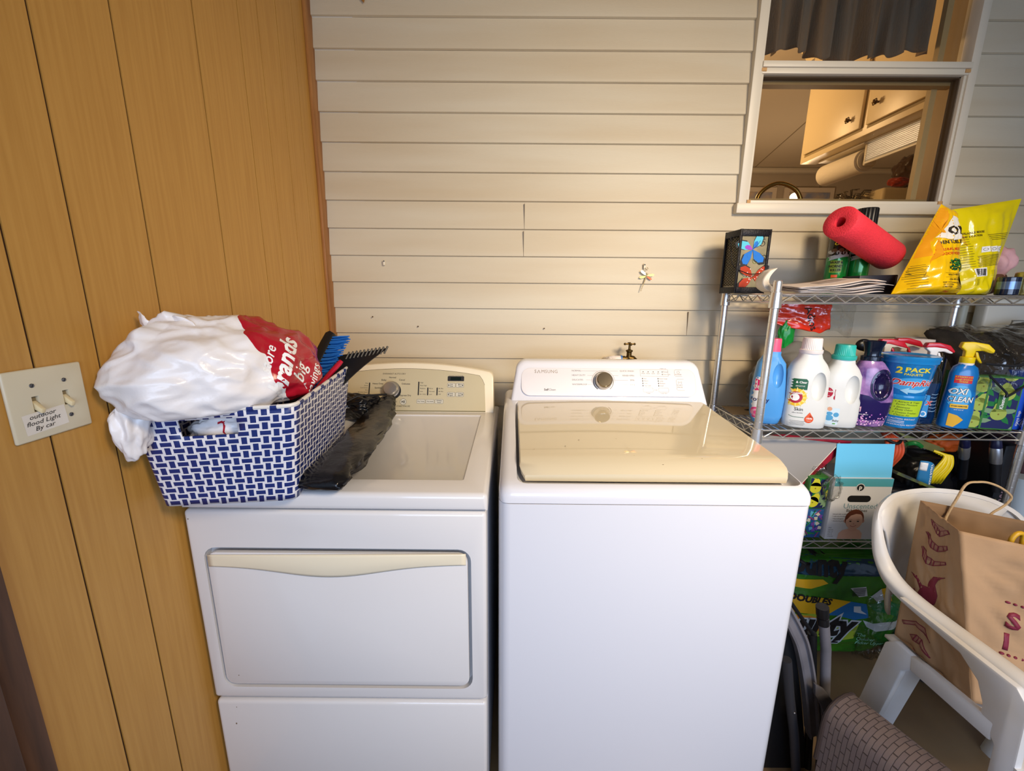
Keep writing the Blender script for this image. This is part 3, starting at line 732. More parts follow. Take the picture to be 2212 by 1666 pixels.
s.build('rim', bk)

# big white grocery bag
PW = mat('white_plastic_bag', 'F0ECEA', .24, bump=.35, bscale=34, sss=.0, detail=5)
RED = mat('red_bag_print', 'B0162A', .3, bump=.5, bscale=22)
s = MB()
ctr = Vector((.143, -.875, 1.186))
def bagf(q, u):
    # axis runs along the basket; tapers and creases
    d = q.normalized()
    a = 1+.10*noise.noise(d*2.3+Vector((4, 1, 0)))
    fold = abs(noise.noise(Vector((d.x*3.1+5, d.y*1.6, d.z*5.5))))*.065+abs(noise.noise(Vector((d.x*6+1, d.y*4, d.z*9))))*.018-max(0, 1-7*abs(noise.noise(Vector((d.x*2.2, d.y*2.6+d.z*2, d.z*2.4+3)))))*.022
    a -= fold
    p = q*a
    if p.z < -.062: p.z = -.062+(p.z+.062)*.35
    # corner tip sticking up at the near left
    if d.x < -.3 and d.z > .35: p += Vector((-.02, -.03, .012))*min(1, (d.z-.35)*3)*(.6+.4*sin(d.y*14))
    
    return p
bm = bmesh.new(); bmesh.ops.create_icosphere(bm, subdivisions=6, radius=1)
R1 = Matrix.Rotation(radians(-26), 3, 'Z')
for vv in bm.verts:
    u = vv.co.copy(); q = R1 @ Vector((u.x*.140, u.y*.205, u.z*.118)); p = ctr+bagf(q, u)
    p.x = max(p.x, .006+.004*abs(noise.noise(p*20))); 
    vv.co = p
bm.verts.index_update()
vs = [x.co.copy() for x in bm.verts]; fs = [tuple(x.index for x in f.verts) for f in bm.faces]; bm.free()
def red_end(m):
    # printed red end panel with a wavy border, placed by the bag's own coordinates
    nt = m.node_tree; b = nt.nodes['Principled BSDF']; tc = nt.nodes.new('ShaderNodeTexCoord')
    dt = nt.nodes.new('ShaderNodeVectorMath'); dt.operation = 'DOT_PRODUCT'; dt.inputs[1].default_value = (.80, .45, .45); nt.links.new(tc.outputs['Object'], dt.inputs[0])
    n = nt.nodes.new('ShaderNodeTexNoise'); n.inputs['Scale'].default_value = 14; nt.links.new(tc.outputs['Object'], n.inputs['Vector'])
    ml = nt.nodes.new('ShaderNodeMath'); ml.operation = 'MULTIPLY_ADD'; ml.inputs[1].default_value = .05; nt.links.new(n.outputs[0], ml.inputs[0]); nt.links.new(dt.outputs['Value'], ml.inputs[2])
    gt = nt.nodes.new('ShaderNodeMath'); gt.operation = 'GREATER_THAN'; gt.inputs[1].default_value = .112; nt.links.new(ml.outputs[0], gt.inputs[0])
    mx = nt.nodes.new('ShaderNodeMix'); mx.data_type = 'RGBA'; mx.inputs[6].default_value = (*lin('F0ECEA'), 1); mx.inputs[7].default_value = (*lin('B0162A'), 1)
    nt.links.new(gt.outputs[0], mx.inputs[0]); nt.links.new(mx.outputs[2], b.inputs['Base Color']); return m
PWR = red_end(mat('white_bag_with_red_end', 'F0ECEA', .24, bump=.35, bscale=34, detail=5))
s.add(vs, fs, PWR)
s.tree = BVHTree.FromPolygons(vs, fs)
o1 = Vector((.262, -.885, 1.195)); nn = Vector((.55, -.75, .35)).normalized(); vv = Vector((-.25, .28, .9)); vv = (vv-nn*vv.dot(nn)).normalized(); uu = vv.cross(nn).normalized()
def rot2(u_, v_, a): return u_*cos(a)+v_*sin(a), -u_*sin(a)+v_*cos(a)
ua, va = rot2(uu, vv, radians(68))
s.proj(T('brands', .048, .03, shear=.3), o1+Vector((.0, 0, .0)), ua, va, WINK, .0008, .006)
s.proj(T('store', .028, .01, shear=.3), o1+va*.031, ua, va, WINK, .0008, .006)
s.proj(T('big', .036, .01, shear=.2), o1-va*.034, ua, va, WINK, .0008, .006)
s.proj(T('savings', .026, .01, shear=.2), o1-va*.066, ua, va, WINK, .0008, .006)
bg = s.build('grocery_bag', sharp=180, org=(.16, -.84, 1.10)); tag(bg, 'bulging white plastic bag with red lettered end in the basket', 'bag')
# open mouth flap of the bag at the upper left and a loose tail hanging over the basket edge
s = MB()
def flap(u, v):
    a = -2.6+u*1.9; r = .060+.010*sin(u*9)
    p = Vector((.085+r*cos(a)*1.15, -.905+r*sin(a)*.8, 1.268+.035*v+.012*sin(u*11)*v-.012*u))
    return p+Vector((crumple(p, .010, 30), crumple(p+Vector((3, 0, 0)), .010, 30), 0))
s.grid(flap, 40, 8, PW); s.build('open_mouth', bg, solid=.0008, sharp=180)
s = MB(); s.ball((.040, -1.012, 1.105), (.026, .030, .060), PW, 5, lambda q, u: q*(1+.30*noise.noise(u*2.0)+.06*noise.noise(u*5)))
for p in s.v: p.x = max(p.x, .008)
s.build('bag_tail', bg, sharp=180)
# crumpled bag inside the basket grip opening
s = MB(); s.ball((.160, -.930, 1.062), (.085, .022, .040), PW, 5, lambda q, u: q*(1+.18*noise.noise(u*2.5)+.06*noise.noise(u*8)))
s.proj(STROKE([(0, .02), (.004, .01), (.002, 0), (.008, -.01), (.004, -.02)], .004), (.162, -.97, 1.075), X, Z, RED)
s.proj(STROKE([(-.012, .016), (-.004, .019), (.003, .014)], .004), (.162, -.97, 1.075), X, Z, RED)
tag(s.build('plastic_bag', sharp=180), 'crumpled thin white bag showing through the basket grip opening', 'bag')

# snow brush with ice scraper
BR_ = mat('brush_black', '141416', .45); BL_ = mat('blue_bristle', '1E6CC0', .5)
t = thing('snow_brush', 'black snow brush with blue bristles and red handle standing in the basket', 'brush', (.17, -.62, .95))
ax0, ax1 = Vector((.115, -.70, .96)), Vector((.228, -.550, 1.240))
d = (ax1-ax0).normalized(); sd = Vector((1, -.25, -.42)); sd = (sd-d*sd.dot(d)).normalized(); nn = sd.cross(d).normalized()
def P3(a, b, c=0): return ax0+d*a+sd*b+nn*c
L_ = (ax1-ax0).length
s = MB(); s.prism(([(.0, -.012), (.30, -.014), (L_-.01, -.013), (L_, -.004), (L_-.004, .013), (.20, .016), (.0, .012)], [0]), ax0-nn*.012, d, sd, nn*.024, BR_, .003); s.build('brush_head', t)
s = MB()
for i in range(26):
    for j in range(4):
        a = .15+i*.0068+random.uniform(-.002, .002); c = -.009+j*.006
        s.tube([P3(a, .010, c), P3(a+.010, .034, c+random.uniform(-.003, .003)), P3(a+.020+random.uniform(-.003, .003), .052+random.uniform(-.004, .002), c+random.uniform(-.006, .006))], [.0022, .0022, .0016], BL_, 5)
s.build('bristles', t)
s = MB(); rs = []
for k in range(13):
    u = k/12; a = .06+u*.268; wdt = .020+.030*max(0, u-.3)**1.2*1.6; off = .062+.052*u**2.2; bend = .02*u*u
    rs.append([P3(a+q*wdt*.55, off-.012+q*wdt, -.018-bend+e) for q, e in ((-2.2, -.002), (0, -.005), (1, -.002), (1, .002), (0, -.001), (-2.2, .002))])
s.loft(rs, BR_)
for k in range(11):
    q = -1+2*k/10; wdt = .049; p = P3(.06+.268+q*wdt*.55, .050+.052+q*wdt, -.04)
    s.tube([p-d*.018+nn*.004, p+d*.006+nn*.003], .0028, BR_, 6)
s.build('scraper_blade', t)
s = MB(); s.tube(smooth_path([P3(.02, .030, .030), P3(.10, .045, .034), P3(.19, .062, .034), P3(.262, .080, .030)]), [.012]*10+[.011]*8+[.009], mat('red_grip', 'C2183A', .4), 12, flat=.6); s.build('handle', t)['label'] = 'red handle'

# black pouch lying on the dryer top between basket and console
BLK = mat('black_nylon', '101013', .22, bump=.9, bscale=16)
s = MB()
path = [Vector(p) for p in ((.335, -.930, .945), (.338, -.86, .955), (.335, -.72, .958), (.318, -.55, .955), (.302, -.42, .960), (.300, -.34, .972), (.306, -.295, .985))]
path = smooth_path(path, 6); wd = []; rs = []
N_ = len(path)
for i, p in enumerate(path):
    u = i/(N_-1); t_ = (path[min(i+1, N_-1)]-path[max(i-1, 0)]).normalized(); x_ = t_.cross(Z).normalized(); z_ = x_.cross(t_)
    W_ = .058-.002*u-.016*max(0, u-.55)/.45*2; H_ = .019*(1-.15*u)
    if u < .06: H_ *= .35+.65*u/.06; W_ *= .9+.1*u/.06
    if u > .93: H_ *= .7
    rg = []
    for j in range(28):
        a = 2*pi*j/28; q = x_*W_*math.copysign(abs(cos(a))**.8, cos(a))+z_*H_*math.copysign(abs(sin(a))**.9, sin(a))
        k = 1+.20*noise.noise(Vector((cos(a)*1.5, sin(a)*1.5, u*6)))+.16*noise.noise(Vector((cos(a)*4, sin(a)*4, u*16)))-.25*max(0, 1-6*abs(noise.noise(Vector((cos(a)*1.8+u*3, sin(a)*2, u*7)))))
        pp_ = p+q*k; pp_.z = max(pp_.z, .9225 if pp_.y > -.83 and pp_.y < -.29 and False else .9235); rg.append(pp_)
    rs.append(rg)
s.loft(rs, BLK)
po = s.build('nylon_pouch', sharp=180); tag(po, 'shiny black nylon pouch lying on the dryer beside the basket', 'pouch')
s = MB(); s.ball((.205, -.345, .965), (.085, .065, .045), BLK, 5, lambda q, u: q*(1+.35*noise.noise(u*1.7+Vector((2, 0, 0)))+.12*noise.noise(u*6)))
for p in s.v: p.z = max(p.z, .9235)
s.build('loose_flap', po, sharp=180)
s = MB(); s.tube(smooth_path([(.175, -.41, .985), (.22, -.38, 1.008), (.27, -.34, 1.005), (.298, -.31, 1.0)]), .0035, mat('black_cord', '0C0C0E', .6), 8); s.build('drawstring', po)

# ================================================================== on the walls
PLT = mat('ivory_plate', 'D6CDB2', .3); TOG = mat('ivory_toggle', 'E0CFA4', .3)
t = thing('light_switch', 'two-gang ivory light switch plate on the panelled wall', 'switch', (0, -1.105, 1.177))
s = MB(); s.box((0, -1.163, 1.122), (.006, -1.048, 1.2325), PLT, .003, 3)
c = MB(); 
for y in (-1.126, -1.081): c.box((-.01, y-.005, 1.166), (.02, y+.005, 1.19), PLT)
s = carve(s, c)
UY, VZ = Vector((0, 1, 0)), Z
s.build('cover_plate', t, sharp=30)
s = MB(); TAPE = mat('tape_label', 'E3DDD2', .25)
s.flat(MOVE(RECT(.062, .032), 0, 0, .06), (.006, -1.118, 1.150), UY, VZ, TAPE, .0003)
for i, tx in enumerate(('outdoor', 'flood Light', 'By car')): s.flat(MOVE(T(tx, .0098, .004, shear=.25, sx=1.15), -.004, .0095-.0095*i, .05), (.006, -1.118, 1.150), UY, VZ, DARK, .0006)
s.build('handwritten_label', t)['label'] = 'tape strip handwritten outdoor flood light by car'
for y in (-1.126, -1.081):
    s = MB(); s.box((-.004, y-.0045, 1.167), (.001, y+.0045, 1.189), mat('switch_well', '8A7A58', .5))
    s.hexa([(.0, y-.0036, 1.172), (.014, y-.003, 1.163), (.014, y+.003, 1.163), (.0, y+.0036, 1.172), (.002, y-.0036, 1.183), (.016, y-.003, 1.170), (.016, y+.003, 1.170), (.002, y+.0036, 1.183)], TOG, .0012)
    s.build('toggle', t)
SCW = mat('screw_steel', '9A968C', .35, metal=1)
for y, z in ((-1.127, 1.207), (-1.080, 1.207), (-1.080, 1.148)):
    s = MB(); Mx = Matrix.Translation((.006, y, z)) @ Matrix.Rotation(pi/2, 4, 'Y')
    s.lathe([(.0034, 0), (.0030, .0012), (.001, .0016)], SCW, 16, M=Mx); s.flat(MOVE(RECT(.0008, .006), 0, 0, -.5), (.0076, y, z), UY, VZ, DARK, .0003); s.build('screw', t)

# dragonfly ornament
GLD = mat('pale_gold', 'D8C8A0', .25, metal=.7)
t = thing('dragonfly_ornament', 'small gold and orange dragonfly ornament hanging on the siding', 'ornament', (1.272, -.018, 1.37))
s = MB()
for i in range(12): s.ball((1.2735-.0015*i+.002, -.020, 1.4215-.0048*i), .0030-.00010*i, GLD, 2)
s.ball((1.2775, -.021, 1.4345), .0045, GLD, 2); s.ball((1.2765, -.021, 1.427), .0042, GLD, 2); s.build('body', t)
for nm, dx, dz, an, ln, col in (('w1', -.001, .002, 2.5, .030, 'EDE0BE'), ('w2', -.002, -.003, 3.35, .027, 'E3C85E'), ('w3', .003, .001, .12, .030, 'E6B86A'), ('w4', .003, -.003, -.55, .024, 'C25A1E')):
    s = MB(); s.prism(MOVE(POLY((0, -.002), (.012, -.0055), (.024, -.005), (.03, 0), (.022, .0045), (.01, .004), (0, .002)), 0, 0, an, ln/.03), (1.2765+dx, -.020, 1.4275+dz), X, Z, (0, -.001, 0), mat('enamel_'+col, col, .2, metal=.3)); s.build('wing', t)
s = MB(); s.box((1.264, -.0185, 1.455), (1.272, -.0125, 1.475), mat('hook_ivory', 'E6DCC2', .4), .002); s.ball((1.268, -.019, 1.470), .0028, SCW, 2)
s.tube([(1.270, -.019, 1.458), (1.278, -.021, 1.448), (1.281, -.020, 1.456), (1.277, -.019, 1.460)], .0012, GLD, 6); s.build('wall_clip', t)
t = thing('wall_clip', 'small ivory clip with screw on the siding above the dryer', 'clip', (.227, -.0125, 1.462))
s = MB(); s.box((.222, -.018, 1.460), (.231, -.0125, 1.480), mat('hook_ivory', 'E6DCC2'), .002); s.build('clip_body', t)
s = MB(); s.ball((.2275, -.019, 1.476), .003, SCW, 2); s.build('screw', t)
for (x, z), wh in (((.168, 1.256), 'leftmost nail in the siding above the dryer console'), ((.353, 1.218), 'nail in the siding above the right half of the dryer'), ((.873, 1.214), 'nail in the siding above the left half of the washer')):
    s = MB(); s.lathe([(.0008, 0), (.0008, .006), (.0028, .006), (.0028, .008)], mat('rusty_nail', '5F4A34', .6, metal=.5), 12, M=Matrix.Translation((x, -.010, z)) @ Matrix.Rotation(pi/2, 4, 'X'))
    tag(s.build('nail'), 'small rusty '+wh, 'nail', 'nails in the siding')
s = MB(); s.prism(POLY((-.012, .07), (-.010, .012), (.003, -.004), (.012, .02), (.014, .07)), (.203, -.02, 2.36), X, Z, (0, .004, 0), mat('varnished_wood', 'A8722E', .35), .001)
tag(s.build('wooden_ornament'), 'pointed tip of a varnished wooden ornament at the top of the siding', 'ornament')
# water tap behind the washer
t = thing('water_tap', 'brass tap on a white elbow pipe behind the washer', 'tap', (1.2, -.03, 1.06))
PVC = mat('white_pvc', 'E6DFDC', .3); BRZ = mat('old_brass', '5E4A26', .38, metal=.9)
s = MB(); s.tube(smooth_path([(1.131, -.005, 1.085), (1.131, -.05, 1.09), (1.133, -.07, 1.095), (1.15, -.08, 1.1), (1.180, -.08, 1.1)]), .013, PVC, 16); s.tube([(1.131, -.08, 1.0), (1.131, -.08, 1.09), (1.14, -.08, 1.1)], .013, PVC, 16); s.build('elbow_pipe', t)
s = MB(); s.tube([(1.178, -.08, 1.1), (1.184, -.08, 1.1)], .0145, mat('blue_collar', '3B77C8', .4), 16); s.build('collar', t)
s = MB(); s.tube([(1.184, -.08, 1.1), (1.196, -.08, 1.1)], .012, BRZ, 12); s.tube(smooth_path([(1.194, -.08, 1.1), (1.212, -.08, 1.102), (1.232, -.08, 1.098), (1.243, -.08, 1.082), (1.245, -.08, 1.06)]), [.009]*6+[.013]*6+[.011]*6+[.009]*7, BRZ, 12)
s.lathe([(.012, 0), (.010, .01), (.010, .022), (.014, .026), (.014, .030), (.005, .034), (.004, .055)], BRZ, 16, o=(1.212, -.08, 1.105)); s.build('valve_body', t)
s = MB(); s.tube([(1.193, -.08, 1.160), (1.231, -.08, 1.160)], .0032, BRZ, 8); s.tube([(1.212, -.099, 1.160), (1.212, -.061, 1.160)], .0032, BRZ, 8)
for p in ((1.193, -.08), (1.231, -.08), (1.212, -.099), (1.212, -.061)): s.ball((p[0], p[1], 1.16), .005, BRZ, 2)
s.ball((1.212, -.08, 1.162), .006, BRZ, 2); s.build('cross_handle', t)
# ================================================================== chrome wire shelving
SX0, SX1, SYB, SYF = 1.578, 2.486, -.070, -.393
TOPZ, MIDZ, LOWZ = 1.357, .906, .489
sh = thing('wire_shelving', 'chrome wire shelving unit loaded with cleaning products beside the washer', 'shelving', (2.03, -.23, 0))
for x in (SX0, SX1):
    for y in (SYB, SYF):
        s = MB(); pr = []
        z = 0
        while z < 1.395: 
            pr += [(.0128, z), (.0128, z+.0235), (.0116, z+.0242), (.0116, z+.0252)]; z += .0254
        pr.append((.0128, 1.397)); pr.append((.011, 1.400))
        s.lathe(pr, CHROME, 20, o=(x, y, 0)); s.build('post', sh, sharp=30)
        for zz in (TOPZ, MIDZ, LOWZ):
            s = MB(); s.lathe([(.0145, -.036), (.0185, -.034), (.0160, .014), (.0135, .016)], CHROME, 20, o=(x, y, zz-.008)); s.build('corner_sleeve', sh)
def wire(s, a, b, r=.0022): s.tube([a, b], r, CHROME, 6)
for zz in (TOPZ, MIDZ, LOWZ):
    s = MB(); g = .018
    for y in (SYB, SYF):
        wire(s, (SX0+g, y, zz), (SX1-g, y, zz), .0031); wire(s, (SX0+g, y, zz-.027), (SX1-g, y, zz-.027), .0031)
        n = 26; s.tube([(SX0+g+.004+(SX1-SX0-2*g-.008)*i/n, y-(.0005 if y == SYF else -.0005), zz-.0035 if i % 2 else zz-.0235) for i in range(n+1)], .0021, CHROME, 6)
    for x in (SX0, SX1):
        wire(s, (x, SYB-g, zz), (x, SYF+g, zz), .0031); wire(s, (x, SYB-g, zz-.027), (x, SYF+g, zz-.027), .0031)
        n = 10; s.tube([(x, SYB-g-(SYB-SYF-2*g)*i/n, zz-.0035 if i % 2 else zz-.0235) for i in range(n+1)], .0021, CHROME, 6)
    for y in (-.155, -.23, -.31): wire(s, (SX0, y, zz-.005), (SX1, y, zz-.005), .0025)
    n = 34
    for i in range(1, n): x = SX0+(SX1-SX0)*i/n; wire(s, (x, SYB, zz-.001), (x, SYF, zz-.001), .0017)
    s.build('wire_shelf', sh, sharp=60)

def xf(mb, cx, cy, cz, yaw_=0, tilt=0, tiltax='X'):
    M = Matrix.Translation((cx, cy, cz)) @ Matrix.Rotation(radians(yaw_), 4, 'Z') @ Matrix.Rotation(radians(tilt), 4, tiltax)
    mb.v = [M @ p for p in mb.v]; mb.tree = None; return mb
SZ = MIDZ+.0035
def jug_body(prof, m, e=3.0, recess=None, hy_k=1):
    s = MB(); s.loft([superring(c, 0, z, hx, hy*hy_k, e) for z, hx, hy, c in prof], m)
    if recess:
        rx_, rz_, cx_, cz_, dep = recess; hy = max(p[2] for p in prof)
        cs = []
        for sg in (-1, 1):
            c = MB(); c.ball((cx_, sg*(hy+.004), cz_), (rx_, dep, rz_), m, 4); cs.append(c)
        s = carve(s, *cs)
    return s
def front(s, shape, x, z, m, mirror=1, eps=.0007, ml=.012): s.proj(MOVE(shape, x, z), (0, -.2, 0), X, Z, m, eps, ml)
def ribbed_cap(r, h, m, n=36, z0=0, skirt=None):
    s = MB(); rs = []
    for rr, z in ((r*1.04, 0), (r*1.0, h*.12), (r*.97, h*.9), (r*.9, h), (.001, h)):
        rs.append([Vector(((rr-(.0012 if (j % 2 and rr > r*.95) else 0))*cos(2*pi*j/(2*n)), (rr-(.0012 if (j % 2 and rr > r*.95) else 0))*sin(2*pi*j/(2*n)), z0+z)) for j in range(2*n)])
    if skirt: s.lathe([(skirt[0]*.96, z0-skirt[1]), (skirt[0], z0-skirt[1]*.8), (skirt[0], z0-.002), (skirt[0]*.9, z0)], m, 36)
    s.loft(rs, m); return s

# --- blue fabric softener bottle with pink cap
BLU = mat('softener_blue', '4F9BE0', .28, coat=.2); PNK = mat('pink_cap', 'F0567E', .35)
LW = mat('label_white', 'EEF0F2', .35); MAG = mat('label_magenta', 'D8206E', .4); NVY = mat('label_navy', '1F2C66', .4)
t = thing('fabric_softener_bottle', 'blue fabric softener bottle with pink cap behind the front shelf post', 'bottle', (1.648, -.305, SZ))
s = jug_body([(0, .036, .026, .002), (.004, .042, .031, .002), (.03, .050, .036, .002), (.09, .054, .038, 0), (.15, .050, .036, 0), (.19, .046, .033, 0), (.215, .043, .030, 0), (.235, .030, .026, -.001), (.244, .025, .024, -.001), (.256, .025, .024, -.001)], BLU, 2.8, (.019, .047, .020, .178, .024))
front(s, RRECT(.050, .150, .010), -.040, .092, LW); front(s, POLY((-.065, .165), (-.012, .150), (-.020, .118), (-.065, .118)), 0, 0, MAG, eps=.001)
front(s, T('3in1', .015, .02, shear=.1), -.034, .132, WINK, eps=.0014); front(s, T('Downy', .022, .012), -.032, .088, NVY, eps=.0014)
front(s, ELL(.0065, .0055), -.024, .108, NVY, eps=.0012)
for r in (.021, .014, .007): front(s, ELL(r, r*.95), -.034, .040, {.021: mat('rose_pink', 'E8488C'), .014: mat('rose_light', 'F3A6C4'), .007: mat('rose_pink', 'E8488C')}[r], eps=.0010+.0004*(3-r*100))
xf(s, 1.648, -.305, SZ, -20).build('bottle_body', t, sharp=50)
s = MB(); s.lathe([(.0235, .256), (.0225, .296), (.021, .300), (.001, .300)], PNK, 36); xf(s, 1.647, -.305, SZ, -20).build('cap', t)

# --- white detergent bottle
WPL = mat('white_bottle', 'DDE0DE', .3, sss=.05); GRN = mat('label_green', '1E5B3C', .4); ORG_ = mat('label_orange', 'DF5A2C', .4)
YEL = mat('label_yellow', 'F2C12A', .4); CRM = mat('label_crimson', 'B01E3A', .4)
def detergent(name, lab, cx, cy, H, capm, kind, hx=.064):
    t = thing(name, lab, 'bottle', (cx, cy, SZ)); b = H-.050
    pr = [(0, hx*.86, .034, .002), (.004, hx*.95, .039, .001), (.03, hx, .042, 0), (.09, hx*.985, .042, 0), (.105, hx*.93, .041, -.002), (b*.60, hx*.94, .041, -.003), (b*.76, hx*.92, .040, -.004), (b*.86, hx*.76, .036, -.005), (b*.94, hx*.53, .030, -.005), (b, .030, .029, -.005), (b+.012, .0295, .0295, -.005)]
    s = jug_body(pr, WPL, 3.0, (.024, .050, .020, b*.58, .026))
    return t, s, b
t, s, b = detergent('detergent_bottle', 'white laundry detergent bottle with white cap and orange drop badge', 1.756, -.345, .305, WPL, 0, .066)
front(s, POLY((-.064, .172), (-.020, .172), (-.014, .166), (-.014, .135), (-.064, .135)), 0, 0, GRN); front(s, T('& Clear', .010, .02), -.033, .160, WINK, eps=.0012); front(s, T('SENSITIVE', .006), -.035, .147, WINK, eps=.0012)
front(s, ELL(.030, .030), -.042, .108, YEL, eps=.0009)
for a in range(12): front(s, STROKE([(-.042+.019*cos(a*pi/6), .108+.019*sin(a*pi/6)), (-.042+.034*cos(a*pi/6), .108+.034*sin(a*pi/6))], [.006, .002]), 0, 0, mat('label_pale_yellow', 'F8DC7A', .4), eps=.0012)
front(s, ELL(.020, .020), -.044, .108, CRM, eps=.0014); front(s, ELL(.012, .012), -.045, .108, WINK, eps=.0018); front(s, T('HAMMER', .008, .02), -.041, .122, WINK, eps=.0018)
front(s, T('Skin', .016, .006), -.030, .067, DARK); front(s, T('ultra laundry', .006), -.032, .055, GREYINK); front(s, STROKE([(-.055, .044), (-.045, .040), (-.012, .039)], .0016), 0, 0, GRN)
front(s, MERGE(ELL(.0135, .0135, 0, -.003), POLY((-.0125, .002), (.0125, .002), (0, .021))), .004, .038, ORG_, eps=.001); front(s, T('100%', .0085, .02), .004, .037, WINK, eps=.0014); front(s, T('natural', .0045), .004, .029, WINK, eps=.0014)
for i in range(4): front(s, RECT(.045-.006*(i % 2), .0011), -.028, .026-.0045*i, GREYINK)
xf(s, 1.756, -.345, SZ, -14).build('bottle_body', t, sharp=50)
s = ribbed_cap(.029, .038, mat('cap_white', 'EAE3E3', .4), z0=b+.014, skirt=(.034, .014)); xf(s, 1.751, -.345, SZ, -14).build('cap', t)
t, s, b = detergent('detergent_bottle', 'white laundry detergent bottle with teal cap and baby picture', 1.878, -.335, .285, WPL, 1, .061)
front(s, ELL(.015, .018), -.050, .122, CRM); front(s, T('MMER', .007, .02), -.045, .126, WINK, eps=.0012)
front(s, RRECT(.036, .060, .004), -.026, .040, mat('label_pale_blue', 'CFE2EC', .4)); front(s, MERGE(ELL(.009, .006, -.036, .050), ELL(.012, .010, -.036, .035)), 0, 0, mat('baby_blue', '4E9BC9', .5), eps=.001); front(s, ELL(.0065, .007), -.037, .066, mat('baby_skin', 'D8A080', .5), eps=.0014)
front(s, ELL(.008, .008), -.017, .047, mat('baby_blue', '4E9BC9'), eps=.001); front(s, T('Baby', .010, .01), -.016, .026, GREYINK, eps=.0012); front(s, RECT(.008, .004), -.019, .015, mat('leaf_green', '5FA548'), eps=.0012)
xf(s, 1.878, -.335, SZ, -14).build('bottle_body', t, sharp=50)
TEAL = mat('teal_cap', '35B8AE', .35); s = ribbed_cap(.029, .035, TEAL, z0=b+.014, skirt=(.035, .015)); xf(s, 1.873, -.335, SZ, -14).build('cap', t)

# --- dark purple bottle
PUR = mat('lavender_wrap', '5A3F86', .15, var=1, vscale=26, vcol='B58AC4', coat=.3); PDK = mat('purple_dark_plastic', '1A1440', .15, coat=.4); PNV = mat('purple_navy_wrap', '241C55', .15, coat=.4)
t = thing('scent_booster_bottle', 'glossy dark purple lavender bottle with navy cap', 'bottle', (1.988, -.325, SZ))
s = jug_body([(0, .046, .030, 0), (.005, .054, .036, 0), (.05, .062, .040, .004), (.10, .064, .042, .006), (.16, .058, .040, .002), (.20, .048, .036, -.006), (.222, .036, .031, -.010), (.232, .027, .027, -.012)], PUR, 2.5, (.026, .044, .016, .150, .024))
rim = [(.016+.031*cos(a), .150+.051*sin(a)) for a in [2*pi*i/30 for i in range(30)]]
front(s, (rim, [tuple(range(30))]), 0, 0, PDK, eps=.0010, ml=.006); front(s, STROKE(rim, .006, True), 0, 0, PDK, eps=.0014)
front(s, POLY((-.056, .118), (-.018, .112), (.02, .090), (.062, .092), (.060, .040), (.052, .026), (-.052, .026), (-.058, .060)), 0, 0, PNV, eps=.0006)
for i in range(70): front(s, ELL(.0022, .0026, n=6), random.uniform(-.045, .052), .008+abs(random.gauss(0, .018)), mat('blossom_'+str(i % 3), ('E9A9DC', 'B868C0', 'F0C4E4')[i % 3], .4), eps=.0013)
front(s, T('M', .026, .0), -.040, .062, mat('label_rose', 'E8B4C4', .3), eps=.0014); front(s, T('IN WASH SCENT', .0045), -.026, .045, WINK, eps=.0014)
m_ = s
xf(s, 1.988, -.325, SZ, -14).build('bottle_body', t, sharp=50)
NCP = mat('navy_cap', '10182C', .12, coat=.4)
s = MB(); s.lathe([(.032, .230), (.032, .243), (.024, .246), (.023, .256), (.027, .276), (.0325, .294), (.031, .296), (.026, .290), (.001, .280)], NCP, 32, sy=.85); xf(s, 1.976, -.325, SZ, -14).build('cap', t)

# --- moisture absorber twin pack
DB = mat('tub_blue', '1E86CE', .16, coat=.4); DBL = mat('tub_blue_light', '46A6E6', .3); LIME = mat('label_lime', 'B6D62E', .35); YLW = mat('ink_yellow', 'E6D83A', .4); DRK = mat('ink_green', '27432C', .5)
t = thing('moisture_absorber_pack', 'blue two pack of stacked moisture absorber tubs', 'tub', (2.108, -.322, SZ))
s = MB(); s.lathe([(.050, 0), (.052, .003), (.061, .098), (.063, .104), (.064, .112), (.062, .118)], DB, 48)
def cyl(shape, x, z, m, eps=.0008, skew=0): s.proj(MOVE(shape, x, z, skew), (0, -.2, 0), X, Z, m, eps, .009)
cyl(RRECT(.080, .058, .004), .0, .072, LIME)
for i, tx in enumerate(('+ Attracts & Traps', '  Excess Moisture', '+ Eliminates', '  Musty Odors', '+ Creates Fresher,', '  Cleaner Air')): cyl(T(tx, .0085, .0, align='LEFT', shear=.2), -.036, .094-.0085*i-(i//2)*.002, DRK, .0012)
cyl(T('CAUTION: IRRITANT', .0075, align='LEFT'), -.040, .033, WINK)
for i in range(3): cyl(RECT(.04, .001, .02), -.040, .026-.0035*i, WINK)
cyl(T('PRECAUCION: IRRITANTE', .007, align='LEFT'), -.040, .012, WINK)
xf(s, 2.108, -.322, SZ, -22).build('lower_tub', t)
s = MB(); s.lathe([(.058, .118), (.0605, .121), (.073, .222), (.077, .226), (.0775, .236), (.080, .240), (.080, .248), (.076, .250), (.070, .246), (.001, .246)], DB, 48)
cyl(T('2', .030, .03), -.042, .202, YLW); cyl(T('PACK', .021, .03, align='LEFT', sx=1.25), -.030, .205, YLW); cyl(T('PAQUETE', .010, .02, align='LEFT', sx=1.1), -.030, .190, YLW)
cyl(ELL(.062, .024), .005, .155, DBL, .0006)
cyl(T('DampRid', .0285, .055, shear=.35), -.003, .161, WINK, .0010); cyl(T('DampRid', .0285, .018, shear=.35), -.003, .161, mat('ink_red', 'CE2E2A', .4), .0016)
cyl(POLY((-.030, .134), (-.008, .146), (-.010, .139), (.020, .138), (.040, .148), (.030, .132), (.010, .127), (-.010, .128), (-.009, .121)), 0, 0, mat('arrow_pale', '9FD4F2', .4), .0012)
xf(s, 2.108, -.322, SZ, -22).build('upper_tub', t)

